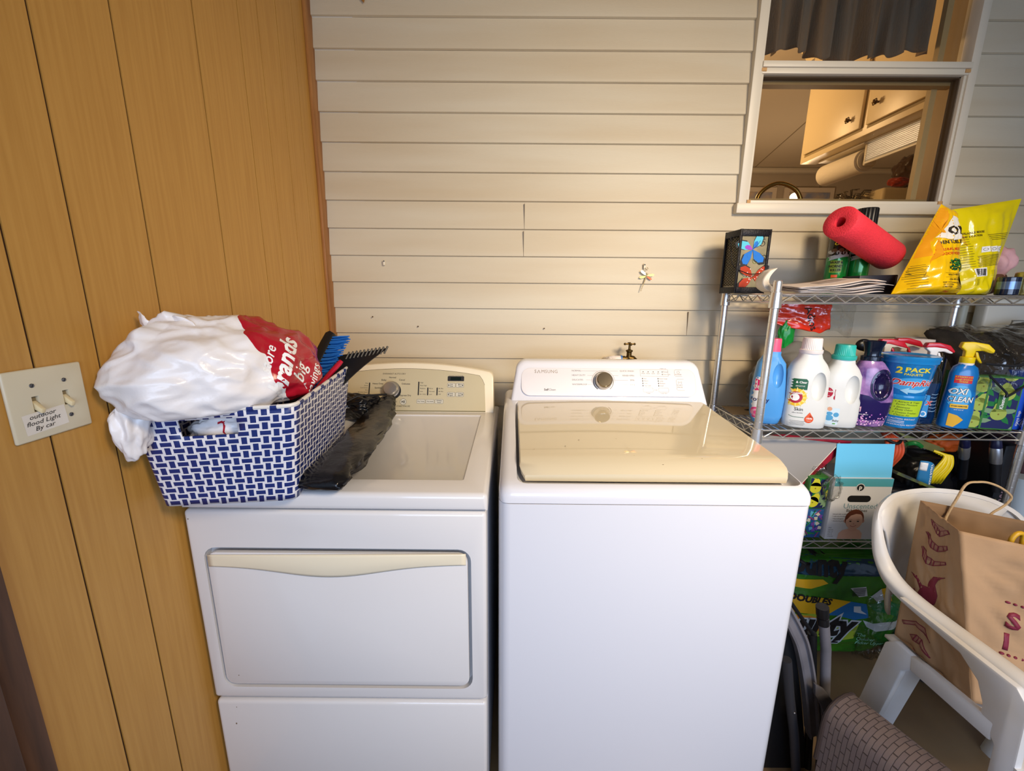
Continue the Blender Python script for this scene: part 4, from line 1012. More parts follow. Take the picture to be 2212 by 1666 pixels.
# --- trigger sprays
def trigger(s, z, m1, m2, flip=1, k=1.0):
    # spray head profile in x-z; nozzle points to the right when flip is 1
    out = [(-.026, .018), (-.022, .034), (.005, .036), (.040, .030), (.058, .012), (.056, .002), (.047, .002), (.030, .009), (.012, .007), (.010, -.012), (-.012, -.012), (-.012, .006)]
    s.prism(([(x*flip*k, z+y*k) for x, y in out], [0]), (0, .010, 0), X, Z, (0, -.020, 0), m1, .003, 3)
    s.prism(([(x*flip*k, z+y*k) for x, y in [(.013, .004), (.020, .004), (.026, -.012), (.036, -.030), (.031, -.032), (.019, -.016)]], [0]), (0, .006, 0), X, Z, (0, -.012, 0), m2, .002)
RDT = mat('red_trigger', 'C8142A', .25, coat=.3); WTR = mat('white_trigger', 'F0EDEA', .35); YTR = mat('yellow_trigger', 'F2D312', .3)
# glass cleaner
GLQ = mat('glass_cleaner_liquid', '1B4C86', .06, trans=.55, ior=1.33); GBT = glassy('clear_bottle', 'DDE6EC', .03, extra=.06)
t = thing('glass_cleaner_bottle', 'clear spray bottle of dark blue glass cleaner with red trigger', 'spray bottle', (2.205, -.300, SZ))
pr = [(0, .032, .020, 0), (.004, .038, .025, 0), (.03, .041, .028, 0), (.07, .037, .026, 0), (.10, .036, .025, 0), (.15, .040, .027, 0), (.19, .034, .025, 0), (.21, .022, .019, 0), (.224, .014, .014, 0)]
s = MB(); s.loft([superring(c, 0, z, hx*.97, hy*.97, 2.6) for z, hx, hy, c in pr if z < .18], GLQ); xf(s, 2.205, -.300, SZ, -18).build('blue_liquid', t)
s = MB(); s.loft([superring(c, 0, z, hx, hy, 2.6) for z, hx, hy, c in pr], GBT)
front(s, RRECT(.052, .080, .004), -.018, .068, mat('label_sky', '2A8FD0', .4)); front(s, T('x', .030, .04, shear=.2), .006, .082, WINK, eps=.0011); front(s, T('x', .030, .02, shear=.2), .006, .082, mat('ink_red', 'CE2E2A'), eps=.0015); front(s, ELL(.010, .010), -.004, .040, WINK, eps=.0011); front(s, ELL(.006, .007), -.004, .040, mat('label_sky', '2A8FD0'), eps=.0015)
front(s, RRECT(.020, .045, .002), -.020, .165, mat('label_blue_tag', '2C5FA8', .4)); front(s, RRECT(.020, .012, .001), -.020, .150, WINK, eps=.0012)
for i in range(6): front(s, STROKE([(.010, .112-.012*i), (.022, .110-.012*i), (.034, .113-.012*i)], .0016), 0, 0, mat('pale_ridge', '9FC3E0', .2), eps=.0008)
xf(s, 2.205, -.300, SZ, -18).build('bottle_body', t)
s = MB(); s.lathe([(.016, .220), (.017, .222), (.017, .236), (.012, .238)], WTR, 24); s.tube([(0, 0, .03), (0, 0, .23)], .0018, WTR, 6); trigger(s, .252, WTR, WTR, 1, .9)
s.prism(([(x, .252+y) for x, y in [(-.028, .020), (-.022, .036), (.010, .038), (.040, .030), (.056, .010), (.052, .004), (.030, .018), (.0, .022)]], [0]), (0, .012, 0), X, Z, (0, -.024, 0), RDT, .003, 3)
xf(s, 2.205, -.300, SZ, -18).build('spray_trigger', t)['label'] = 'white and red spray trigger'
# stain remover
SBL = mat('bottle_blue', '1478C6', .2, coat=.3)
t = thing('stain_remover_bottle', 'bright blue stain remover spray bottle with yellow trigger', 'spray bottle', (2.282, -.345, SZ))
s = MB(); s.loft([superring(c, 0, z, hx, hy, 2.7) for z, hx, hy, c in [(0, .037, .022, 0), (.004, .041, .026, 0), (.06, .042, .028, .002), (.11, .039, .027, .001), (.15, .036, .025, 0), (.19, .036, .024, 0), (.212, .030, .021, 0), (.222, .018, .017, 0), (.23, .016, .016, 0)]], SBL)
front(s, RECT(.044, .026), -.008, .172, mat('label_red', 'D02424', .4)); 
for i, tx in enumerate(('ATTACKS even', 'tough dried-on', 'STAINS')): front(s, T(tx, .0068, .01), -.008, .180-.008*i, YLW, eps=.0012)
front(s, ELL(.030, .040), -.010, .112, mat('burst_blue', '52B4EE', .4))
front(s, T('OXI', .028, .06, shear=.2, sx=.9), -.016, .130, DARK, eps=.0012); front(s, T('OXI', .028, .02, shear=.2, sx=.9), -.016, .130, WINK, eps=.0018)
front(s, T('CLEAN', .026, .06, shear=.2, sx=.8), -.008, .103, DARK, eps=.0012); front(s, T('CLEAN', .026, .02, shear=.2, sx=.8), -.008, .103, WINK, eps=.0018)
front(s, RRECT(.046, .014, .002), -.006, .080, YEL, eps=.0014); front(s, T('STAIN REMOVER', .0055, .02), -.006, .080, DARK, eps=.0020); front(s, T('and more!', .006), -.006, .068, WINK, eps=.0014)
front(s, POLY((-.034, .010), (-.016, .006), (-.016, .026), (-.002, .022), (.006, .034), (-.012, .048), (-.034, .054)), .006, .0, mat('shirt_yellow', 'E8B42C', .5), eps=.0012)
xf(s, 2.282, -.345, SZ, -20).build('bottle_body', t)
s = MB(); s.lathe([(.018, .226), (.019, .228), (.019, .246), (.013, .248)], YTR, 24); s.lathe([(.019, .220), (.019, .227)], WTR, 24); trigger(s, .260, YTR, YTR, 1, 1.05); xf(s, 2.282, -.345, SZ, -20).build('spray_trigger', t)['label'] = 'yellow spray trigger'
# two cream sprayers with red heads standing behind the tubs
def insect_spray(lab, cx, cy, H):
    t = thing('bug_spray_bottle', lab, 'spray bottle', (cx, cy, SZ))
    s = MB(); s.loft([superring(0, 0, z, hx, hy, 2.6) for z, hx, hy in [(0, .034, .022), (.004, .038, .026), (.08, .038, .027), (.15, .034, .025), (H-.08, .020, .018), (H-.06, .014, .014)]], mat('cream_bottle', 'D8CDB8', .4)); xf(s, cx, cy, SZ, -15).build('bottle_body', t)
    s = MB(); trigger(s, H-.035, mat('cream_bottle', 'D8CDB8'), RDT, 1, .95)
    s.prism(([(x, H-.035+y) for x, y in [(-.030, .016), (-.026, .036), (.010, .038), (.045, .028), (.062, .004), (.030, .012), (.0, .020)]], [0]), (0, .013, 0), X, Z, (0, -.026, 0), RDT, .003, 3); xf(s, cx, cy, SZ, -15).build('spray_trigger', t)['label'] = 'red spray trigger'
insect_spray('cream spray bottle with red trigger between the purple bottle and the tub', 2.128, -.205, .290)
insect_spray('cream spray bottle with darker red trigger in front of the paper roll', 2.200, -.190, .292)
# black sprayer with yellow handle parts behind the purple bottle
t = thing('trigger_sprayer', 'black and yellow trigger sprayer peeking out behind the navy cap', 'spray bottle', (2.045, -.235, SZ))
s = MB(); s.loft([superring(0, 0, z, hx, hy, 2.6) for z, hx, hy in [(0, .030, .02), (.005, .034, .024), (.14, .034, .024), (.21, .018, .016), (.24, .014, .014)]], BLACKP); xf(s, 2.045, -.235, SZ).build('bottle_body', t)
s = MB(); s.ball((-.03, 0, .272), (.028, .014, .022), BLACKP, 3); s.ball((.020, 0, .266), (.022, .014, .016), YTR, 3); s.prism(POLY((-.030, .250), (-.014, .245), (-.010, .286), (-.020, .290)), (0, -.012, 0), X, Z, (0, .02, 0), YTR, .002); xf(s, 2.045, -.235, SZ).build('sprayer_head', t)
# paper roll
t = thing('paper_towel_roll', 'upright white paper roll behind the red-triggered bottles', 'paper roll', (2.298, -.142, SZ))
PAP = mat('tissue_paper', 'E4DEDA', .9, bump=.3, bscale=140)
s = MB(); s.lathe([(.066, 0), (.066, .290), (.020, .290), (.020, .2)], PAP, 44, o=(2.298, -.142, SZ), caps=False); s.build('paper', t)
s = MB(); s.lathe([(.0195, .01), (.0195, .289), (.018, .289), (.018, .01)], mat('cardboard_core', '9B7A58', .8), 30, o=(2.298, -.142, SZ), caps=False); s.build('core', t)
# tissue box with pears, blue carton
TG = mat('tissue_box_green', '3E7C3A', .35); TNV = mat('tissue_box_navy', '23295C', .35); PEAR = mat('pear_green', 'A9BC55', .4); LEAF = mat('pear_leaf', '1F7A3C', .4); PALE = mat('leaf_pale', '7FA07A', .4)
def pear_print(s, O, U, V, w_, h_, seed, bright=0, k=1.0):
    rnd = random.Random(seed); O, U, V = Vector(O), Vector(U), Vector(V)
    pc = mat('pear_yellow', 'D6D43A', .4) if bright else PEAR
    s.flat(RECT(w_, h_), O, U, V, TNV, .0004)
    for i in range(int(w_/.046/k)+1):
        for j in range(int(h_/.042/k)+1):
            x, y = -w_/2+(.018+i*.048)*k+rnd.uniform(-.008, .008), -h_/2+(.016+j*.046+.02*(i % 2))*k+rnd.uniform(-.008, .008)
            a = rnd.uniform(-.6, .6)
            for q in range(4):
                b = rnd.uniform(0, 6.3); l = MOVE(POLY((0, 0), (.010, .006), (.024, .004), (.032, 0), (.022, -.005), (.008, -.005)), x, y, b, k*1.15)
                s.flat(CLIP(l, -w_/2, w_/2, -h_/2, h_/2), O, U, V, (LEAF, PALE)[q % 2], .0006+.00008*q)
            p = MERGE(ELL(.016, .0155, 0, -.003, 20), POLY((-.0150, .002), (.0150, .002), (.0095, .014), (.0075, .021), (0, .0255), (-.0075, .021), (-.0095, .014)))
            s.flat(CLIP(MOVE(p, x, y, a, k), -w_/2, w_/2, -h_/2, h_/2), O, U, V, pc, .0012)
            s.flat(CLIP(MOVE(ELL(.0025, .003, 0, -.006, 8), x, y, a), -w_/2, w_/2, -h_/2, h_/2), O, U, V, mat('pear_core', '8A7A2C', .5), .0016)
s = MB(); s.box((-.085, -.06, 0), (.060, .06, .185), TG, .002)
pear_print(s, (-.0125, -.0605, .0925), X, Z, .135, .175, 3, 0, 1.45)
s.flat(RECT(.006, .18), (-.035, -.0605, .0925), X, Z, TG, .0019); s.flat(MOVE(RECT(.05, .028), 0, 0, pi/2), (.012, -.0605, .098), X, Z, TG, .0020); s.flat(MOVE(T('Kleenex', .015, .02, shear=.2), 0, 0, pi/2), (.012, -.0605, .098), X, Z, WINK, .0024)
xf(s, 2.400, -.315, SZ, -12); tag(s.build('tissue_box', sharp=30), 'green and navy tissue box printed with pears beside the blue spray bottle', 'tissue box')
s = MB(); BXB = mat('carton_blue', '1F55D0', .3); s.box((0, -.06, 0), (.16, .05, .20), BXB, .002)
s.flat(MOVE(T('ziptop bags', .012), 0, 0, pi/2), (.012, -.0605, .04), X, Z, WINK, .0005); s.flat(MOVE(STROKE([(-.016, 0), (0, .016), (.016, 0), (0, -.016)], .0016, True), .030, .026), (0, -.0605, 0), X, Z, WINK, .0005)
for i in range(5): s.flat(STROKE([(.024+.004*i, .018), (.028+.003*i, .034)], .0018), (0, -.0605, 0), X, Z, WINK, .0006)
for i in range(14): s.flat(MOVE(RECT(.0018, .006+.004*(i % 3)), .028+.002*(i % 4), .07+.009*i), (0, -.0605, 0), X, Z, mat('pale_blue_ink', '7FA8F0', .4), .0005)
xf(s, 2.462, -.312, SZ, -4); tag(s.build('carton_box', sharp=30), 'bright blue carton standing at the right end of the middle shelf', 'box')
# clear zip bag with dark fabric lying over the boxes
FAB = mat('charcoal_fabric', '3A342E', .9, var=.6, vscale=14, bump=.5, bscale=160)
t = thing('zip_storage_bag', 'clear plastic bag of dark fabric slumped over the tissue box', 'bag', (2.45, -.2, SZ))
s = MB()
def fold(u, v):
    x = 2.30+.40*u; z = 1.225-.10*v+.055*max(0, u-.55)+.012*sin(u*9)
    return Vector((x, -.16-.17*v+.018*noise.noise(Vector((u*4, v*3, 1))), z-.05*v*v+.012*noise.noise(Vector((u*6, v*5, 2)))))
s.grid(fold, 40, 14, FAB); s.build('folded_fabric', t, solid=.02, sharp=180)
s = MB()
def filmf(u, v):
    x = 2.285+.44*u; r = v*2.2
    y = -.17-.215*min(v, .55)/.55+.004*sin(u*20)
    z = 1.245-.03*v+.06*max(0, u-.5)-max(0, v-.35)*.26*(1-.25*u)+.016*noise.noise(Vector((u*5, v*6, 4)))+.012*noise.noise(Vector((u*13, v*11, 5)))
    return Vector((x, min(y, -.17)+.012*noise.noise(Vector((u*8, v*8, 9))), z))
s.grid(filmf, 60, 30, FILM); s.build('clear_cover', t, sharp=180)
s = MB(); s.tube(smooth_path([(2.30, -.385, 1.14), (2.40, -.39, 1.135), (2.50, -.385, 1.165), (2.62, -.37, 1.20)]), .004, mat('black_zip', '1A1C22', .5), 8); s.tube(smooth_path([(2.325, -.385, 1.10), (2.385, -.392, 1.045), (2.40, -.392, 1.035), (2.52, -.385, 1.12), (2.60, -.375, 1.16)]), .0035, mat('black_zip', '1A1C22'), 8); s.build('zipper_piping', t)
s = MB(); s.box((2.385, -.105, SZ), (2.412, -.085, 1.232), mat('painted_stake', '6B6244', .7, var=.5), .002); tag(s.build('wooden_stake'), 'short olive-brown wooden stake behind the paper roll', 'stake')
# grey cloth heap, red packet and green packet at the back left
GCL = mat('grey_cloth', '6B6A66', .7, bump=.4, bscale=30)
s = MB(); s.ball((1.835, -.165, SZ+.10), (.165, .070, .165), GCL, 6, lambda q, u: q*(1+.10*noise.noise(u*2)+.10*abs(noise.noise(Vector((u.x*2, u.y*3, u.z*6))))))
for p in s.v: p.z = max(p.z, SZ+.002); p.y = min(p.y, -.08)
tag(s.build('grey_jacket', sharp=180), 'crumpled grey cloth heap behind the detergent bottles', 'cloth')
RP = mat('red_packet', 'F23A20', .18, coat=.3, bump=.3, bscale=30); GP = mat('green_packet', '17913A', .25)
t = thing('red_packet', 'shiny red packet with black lettering tucked under the top shelf', 'packet', (1.87, -.2, 1.2))
s = MB()
def packet(u, v): return Vector((1.705+.225*u+.01*v, -.155-.03*sin(u*3)+.012*noise.noise(Vector((u*4, v*4, 0))), 1.326-(.075+.045*u-.055*max(0, u-.78)*2)*v-.010*noise.noise(Vector((u*5, v*3, 7)))))
s.grid(packet, 40, 16, RP); s.proj(MOVE(T('Adios', .040, .01), 0, 0, -1.15), (1.845, -.2, 1.272), X, Z, DARK, .001, .01); s.build('packet_sleeve', t, solid=.002, sharp=180)
s = MB(); s.grid(lambda u, v: Vector((1.715+.30*u, -.168-.03*sin(u*3)+.012*noise.noise(Vector((u*5, v*4, 3))), 1.328-.125*v*(.45+.55*u)+.01*noise.noise(Vector((u*6, v*5, 1))))), 40, 18, FILM); s.build('clear_wrapper', t, sharp=180)
s = MB(); s.ball((1.775, -.165, 1.205), (.028, .016, .060), GP, 4, lambda q, u: q*(1+.25*noise.noise(u*3))); tag(s.build('green_packet', sharp=180), 'small green packet directly below the red packet', 'packet')
s = MB(); s.prism(POLY((-.12, 0), (.10, .02), (.11, .10), (-.10, .13)), (1.70, -.225, SZ+.0005), X, Y_, (0, 0, .0015), mat('kraft_card', 'A8906E', .7)); s.flat(ELL(.045, .016), (1.705, -.155, SZ+.002), X, Y_, DARK, .0004)
tag(s.build('cardboard_piece'), 'flat printed cardboard piece lying at the back left of the middle shelf', 'cardboard')

# ================================================================== top shelf
TZ = TOPZ+.0035
IRON = mat('black_iron', '15151A', .45, metal=.4, bump=.4, bscale=200)
t = thing('butterfly_lantern', 'black metal lantern with painted butterfly glass at the left end of the top shelf', 'lantern', (1.583, -.17, TZ))
def lt(mb): return xf(mb, 1.583, -.17, TZ, 4)
s = MB(); hw, hd, H = .052, .045, .218
s.box((-hw-.004, -hd-.004, 0), (hw+.004, hd+.004, .022), IRON, .003); s.box((-hw-.004, -hd-.004, H-.024), (hw+.004, hd+.004, H), IRON, .004)
for x in (-hw, hw):
    for y in (-hd, hd): s.box((x-.004, y-.004, 0), (x+.004, y+.004, H), IRON, .001)
for i in range(17):
    z = .026+i*.0100
    for j in range(5): s.tube([(-hw, -hd+.008+j*.018, z), (-hw, -hd+.016+j*.018, z+.005), (-hw, -hd+.008+j*.018, z+.010), (-hw, -hd+.0+j*.018, z+.005)], .0013, IRON, 4, closed=True)
lt(s).build('frame', t)
s = MB(); LG = mat('lantern_glass', 'B8A883', .25, trans=.25, var=.5, vscale=18, vcol='8C8A6A', coat=.3); s.box((-hw+.002, -hd+.001, .02), (hw-.002, -hd+.003, H-.02), LG); s.box((-hw+.003, -hd+.004, .02), (-hw+.005, hd, H-.02), LG); s.box((-hw, hd-.003, .02), (hw, hd, H-.02), LG); s.box((hw-.004, -hd+.004, .02), (hw-.002, hd, H-.02), LG)
def lf(shape, x, z, m, e=.0006, rot=0, sc=1): s.flat(MOVE(shape, x, z, rot, sc), (0, -hd+.001, 0), X, Z, m, e)
BB = mat('butterfly_blue', '2E78D0', .2, coat=.3); BC = mat('butterfly_cyan', '62C6DE', .2); BP = mat('butterfly_purple', 'A24FC0', .2); OR2 = mat('butterfly_orange', 'B5401E', .25); SWG = mat('swirl_green', '6E7A34', .4)
W1 = POLY((0, 0), (.010, .020), (.024, .034), (.036, .032), (.037, .018), (.026, .004)); W2 = POLY((0, 0), (.022, -.002), (.032, -.014), (.026, -.026), (.012, -.022))
for a, mx in ((1.2, 1), (2.9, 1), (-.7, 1), (-2.0, 1)):
    lf(W1, -.004, .150, DARK, .0008, a-.8, 1.45); lf(W1, -.0035, .150, (BB if a < 0 else BC), .0012, a-.8, 1.24); lf(W1, -.0035, .150, BP if a > 2 else BB, .0016, a-.8, .66)
lf(STROKE([(0, 0), (.014, .012), (.022, .026)], .0012), -.002, .154, DARK, .0018); lf(STROKE([(0, 0), (.016, .006), (.028, .014)], .0012), -.002, .154, DARK, .0018)
for cx, cz, r, a0 in ((.012, .112, .016, 0), (.030, .172, .015, 1), (-.030, .075, .011, 2), (.040, .125, .012, 3), (-.022, .046, .013, 1)):
    lf(STROKE([(cx+r*(1-k/26)*cos(a0+k*.42), cz+r*(1-k/26)*sin(a0+k*.42)) for k in range(24)], .0020), 0, 0, SWG if cx < .02 else DARK, .0010)
for a in (.5, 2.4, -.4, -2.6): lf(W1, .008, .055, DARK, .0014, a-.6, 1.45); lf(W1, .008, .055, OR2, .0018, a-.6, 1.25)
for i in range(22): lf(ELL(.0016, .0016, n=8), .008+random.uniform(-.036, .036), .055+random.uniform(-.02, .03), WINK, .0022)
lt(s).build('painted_glass', t)['label'] = 'amber glass painted with blue and orange butterflies'
s = MB(); s.tube(smooth_path([(-hw-.012, -.006, H-.032), (-hw-.010, -.03, .10), (-hw+.02, -hd-.012, .072), (.0, -hd-.014, .066), (hw-.01, -hd-.012, .075), (hw+.008, -.03, .10), (hw+.010, -.006, H-.032)]), .0016, IRON, 6)
for x in (-hw-.010, hw+.010): s.tube([(x+.005*cos(a*pi/4), -.006, H-.028+.006*sin(a*pi/4)) for a in range(8)], .0018, IRON, 6, closed=True)
lt(s).build('bail_handle', t)
s = MB(); s.prism(POLY((-.02, 0), (.07, .0), (.04, .05), (-.03, .05)), (0, 0, H+.0005), X, Vector((0, 1, .06)), (0, 0, .001), mat('kraft_card', 'A8906E')); lt(s).build('paper_card', t)
# papers
NP = mat('newsprint', 'D9CEC6', .8, bump=.2, bscale=60); NPI = mat('newsprint_photo', 'A79C96', .8)
t = thing('folded_papers', 'pile of wavy folded papers lying in front of the spray cans', 'papers', (1.83, -.29, TZ))
for k in range(6):
    s = MB(); rnd = random.Random(k)
    def sheet(u, v, k=k):
        x = 1.665+.265*u+.006*k*cos(k*2.1); y = -.375+.15*v-.004*k
        z = TZ+.002+.0055*k*(.55+.9*u)+.012*v+.006*sin(u*8+k*.4)*u+.012*max(0, u-.8)*k*.4*sin(v*3)
        return Vector((x, y, z+.0015*noise.noise(Vector((u*6, v*6, k)))))
    s.grid(sheet, 26, 8, NP)
    if k == 5: s.proj(RECT(.090, .055), (1.80, -.31, TZ+.2), X, Y_, NPI, .0008, .02); s.proj(STROKE([(0, -.01), (.008, .005), (.010, .02)], .002), (1.89, -.31, TZ+.2), X, Y_, DARK, .001)
    s.build('sheet', t, solid=.0012, sharp=180)
t = thing('curled_paper', 'curled stack of white paper leaning beside the lantern', 'papers', (1.60, -.34, TZ))
for k in range(5):
    s = MB(); s.grid(lambda u, v: Vector((1.598-.028+.006*k+.05*(1-cos(u*1.9))*(.6), -.345+.008*k+.035*v, TZ+.002+.062*sin(u*1.55+.0)*(1-.0*k)+.002*k*(1-u))) if False else Vector((1.555+.055*(1-sin(u*2.2+.3))+.004*k, -.355+.05*v, TZ+.003+.070*(u**1.4)+.0015*k)), 14, 4, mat('ivory_paper', 'E6DED2', .7)); s.build('sheet', t, solid=.001, sharp=180)
# spray cans
CG = mat('can_green', '1C8A35', .18, coat=.5, metal=.2); CB = mat('can_black', '15190F', .2, coat=.5)
def can(name, lab, cx, cy, H, cap, txt):
    t = thing(name, lab, 'spray can', (cx, cy, TZ)); r = .0335
    s = MB(); s.lathe([(r*.93, 0), (r, .004), (r, .132)], CG, 40, caps=True); s.lathe([(r, .132), (r, H-.075), (r*.92, H-.062)], CB, 40, caps=False)
    s.tree = BVHTree.FromPolygons(s.v, s.f)
    s.proj(STROKE([(-.034, .125), (-.015, .132), (.010, .138), (.034, .141)], .014), (0, -.2, 0), X, Z, mat('cloud_white', 'B9C2C0', .4), .0006, .008)
    for k in range(9): s.proj(ELL(.008, .007, n=12), (-.026+.0065*k, -.2, .149+.006*sin(k*2)), X, Z, (mat('cloud_white', 'B9C2C0'), mat('wasp_brown', '6E5338', .5), mat('can_black', '15190F'))[k % 3], .0008, .008)
    if txt:
        s.proj(RRECT(.034, .042, .002), (-.008, -.2, .098), X, Z, mat('label_dull_yellow', '9DB33A', .4), .0008, .008)
        for i, tx in enumerate(('WASP &', 'HORNET', 'KILLER')): s.proj(T(tx, .0125, .03, sx=.8), (-.008, -.2, .112-.0135*i), X, Z, DARK, .0014, .008)
        s.proj(RECT(.018, .010), (-.010, -.2, .064), X, Z, mat('label_orange', 'DF5A2C'), .001, .008)
        s.proj(T('Ortho', .018, .02, shear=.3), (0, -.2, .178), X, Z, YLW, .001, .008)
    else:
        s.proj(T('Home Defense', .011, .02, shear=.2), (0, -.2, .178), X, Z, mat('cloud_white', 'B9C2C0'), .001, .008)
    xf(s, cx, cy, TZ, -22).build('can_body', t)
    s = MB(); s.lathe([(r*1.0, H-.072), (r*1.0, H-.060)], mat('ring_yellow', 'E8D21C', .3), 40, caps=False); s.build_ = None; xf(s, cx, cy, TZ).build('yellow_ring', t)
    s = MB(); rs = []
    for rr, z in ((r*.99, H-.060), (r*.97, H-.004), (r*.9, H), (.001, H)):
        rs.append([Vector((rr*(1-.05*(j % 2))*cos(2*pi*j/48), rr*(1-.05*(j % 2))*sin(2*pi*j/48), z)) for j in range(48)])
    s.loft(rs, BLACKP); xf(s, cx, cy, TZ).build('cap', t)
can('wasp_spray_can', 'green and black wasp and hornet killer can left under the red foam tube', 1.935, -.145, .27, 1, 1)
can('wasp_spray_can', 'green spray can with tall black cap behind the red foam tube', 2.012, -.150, .300, 1, 0)
s = MB(); s.hexa([(1.93, -.27, TZ), (2.06, -.27, TZ), (2.06, -.19, TZ), (1.93, -.19, TZ), (1.93, -.27, TZ+.062), (2.06, -.27, TZ+.066), (2.06, -.19, TZ+.066), (1.93, -.19, TZ+.062)], mat('midnight_box', '1A1F2C', .4, var=.4, vscale=10), .002)
s.box((2.053, -.2712, TZ+.003), (2.0545, -.270, TZ+.062), mat('seam_grey', '7A8290', .5)); tag(s.build('storage_box'), 'small midnight blue box between the papers and the yellow bag', 'box')
# red foam tube
FOAM = mat('red_foam', 'E63242', .7, bump=.5, bscale=240, var=.12, vscale=160)
a, b = Vector((1.765, -.36, 1.580)), Vector((2.06, -.215, 1.494)); d = (b-a).normalized(); x_ = d.cross(Z).normalized(); z_ = x_.cross(d)
s = MB(); R_, r_ = .049, .015
rs = []
for p, rr in ((a+d*.001, r_), (a, r_+.002), (a, R_-.003), (a+d*.003, R_), (a+d*.06, R_), (a+d*.12, R_), (a+d*.2, R_), (b-d*.003, R_), (b, R_-.003), (b, r_), (a+d*.12, r_*.9), ):
    rs.append([p+x_*rr*cos(2*pi*j/44)+z_*rr*sin(2*pi*j/44) for j in range(44)])
s.loft(rs, FOAM, closed=True); tag(s.build('foam_tube', sharp=50), 'thick red foam pool noodle piece lying across the cans and bag', 'foam tube')
# two yellow pouches
YB = mat('yellow_pouch', 'F0C00A', .22, coat=.4, bump=.5, bscale=24); YBO = mat('orange_fold', 'EFA31A', .3, coat=.3, bump=.4, bscale=20); INK = mat('olive_ink', '5C4E10', .5); RDI = mat('red_pouch_ink', 'D84A1C', .4)
def pillow(s, C, th, m, nu=40, nv=48, seed=0, cr=.006, gus=0):
    A, B, Cc, D = [Vector(p) for p in C]; N = (B-A).cross(D-A).normalized()
    def f(sg):
        def g(u, v):
            p = (A.lerp(B, u)).lerp(D.lerp(Cc, u), v); k = (1-abs(2*u-1)**2.6)*((1-v)**.55 if v > .02 else .7)*min(1, .72+v*6)
            k = max(0, k)
            q = p+N*sg*th*k
            n_ = noise.noise(Vector((u*4+seed, v*5, sg)))*cr*1.4+noise.noise(Vector((u*9+seed, v*3+u*6, sg)))*cr+abs(noise.noise(Vector((u*3-v*5, v*8, seed))))*cr
            return q+N*sg*n_*min(1, k*3+.05)
        return g
    fr_ = f(1); bk_ = f(-1)
    s.grid(fr_, nu, nv, m); s.grid(lambda u, v: bk_(1-u, v), nu, nv, m)
    s.tree = BVHTree.FromPolygons(s.v, s.f); return N
def pput(s, O, U, V, shape, x, z, m, e=.0008, rot=0, ml=.010): s.proj(MOVE(shape, x, z, rot), O, U, V, m, e, ml)
s = MB(); C = ((1.995, -.330, TZ+.001), (2.222, -.320, TZ+.001), (2.222, -.265, 1.625), (2.150, -.275, 1.652)); N = pillow(s, C, .062, YB, seed=2)
O = Vector((2.135, -.6, 1.48)); U = (Vector(C[1])-Vector(C[0])).normalized(); V = N.cross(U).normalized()
O = Vector((2.145, -.318, 1.48)); 
w1 = lambda sh_, x, z, m, e=.0010, rot=.10: pput(s, O+N*.1, U, V, sh_, x, z, m, e, rot)
w1(POLY((-.098, -.005), (-.050, .0), (-.044, .05), (.008, .118), (.018, .163), (-.010, .165), (-.07, .05)), 0, 0, YBO, .0006, 0)
w1(POLY((-.035, .060), (.020, .050), (.072, .062), (.066, .128), (.034, .135), (.006, .100)), 0, 0, mat('pouch_white', 'EDE8DC', .4), .0010, 0)
w1(T('OR', .040, .03, sx=1.2), .038, .083, mat('dark_logo', '2A221A', .4), .0016); w1(T('DENT KILLER', .0165, .015), .016, .045, mat('dark_logo', '2A221A'), .0012)
w1(T('KILLS RATS, MICE', .0115, .02), .004, .020, RDI); w1(T('MEADOW VOLES*', .0125, .02), .004, .005, RDI)
for i in range(120):
    r = math.sqrt(random.random()); a_ = random.random()*6.28
    w1(ELL(.0034, .0026, n=8), .024+.034*r*cos(a_), -.032+.022*r*sin(a_), mat('pellet_%d' % (i % 3), ('1E5A2A', '3F8F3A', '143F20')[i % 3], .3), .0011+.0003*(i % 3), 0)
w1(T('WEATHER-RESISTANT', .0082, .02, align='LEFT'), -.022, -.066, INK, .001, .05); w1(T('CAN BE USED IN WET OR DRY', .0080, .02, align='LEFT'), -.018, -.080, INK, .001, .03)
w1(STROKE([(-.03, -.0595), (.08, -.057)], .0007), 0, 0, INK, .001, 0); w1(STROKE([(-.03, -.073), (.08, -.071)], .0007), 0, 0, INK, .001, 0)
for i, tx in enumerate(('KEEP OUT OF REACH', 'OF CHILDREN', 'CAUTION')): w1(T(tx, .0058+.001*(i == 2), .02, align='LEFT'), -.040, -.090-.0070*i, INK, .001, 0)
for i in range(8): w1(RECT(.030+.004*(i % 3), .0011), .026, -.088-.0028*i, INK, .001, 0); w1(RECT(.046-.006*(i % 3), .0011), -.098, -.03-.006*i, INK, .001, 0)
for i in range(9): w1(RECT(.05-.005*(i % 4), .0012), -.098, -.037-.0085*i, INK, .001, .05)
w1(T('VICTOR', .010, .02), -.015, -.118, RDI, .001, 0)
tag(s.build('bait_pouch', sharp=60), 'yellow rodent killer pouch with green pellets picture and folded peak', 'pouch')
s = MB(); C = ((2.285, -.235, TZ+.001), (2.425, -.225, TZ+.001), (2.510, -.185, 1.690), (2.255, -.20, 1.648)); N = pillow(s, C, .042, mat('yellow_pouch_2', 'EAD60E', .2, coat=.4, bump=.5, bscale=24), seed=9)
U = (Vector(C[1])-Vector(C[0])).normalized(); V = N.cross(U).normalized(); O = Vector((2.375, -.21, 1.50))+N*.1
w1 = lambda sh_, x, z, m, e=.0010, rot=.12: pput(s, O, U, V, sh_, x, z, m, e, rot)
w1(T('REFILLABLE MOUSE', .0105, .02, sx=.9), -.050, .068, INK); w1(T('BAIT STATION', .0095, .02), -.050, .056, INK); w1(STROKE([(-.118, .074), (-.102, .076), (-.110, .060)], .0025, True), 0, 0, RDI)
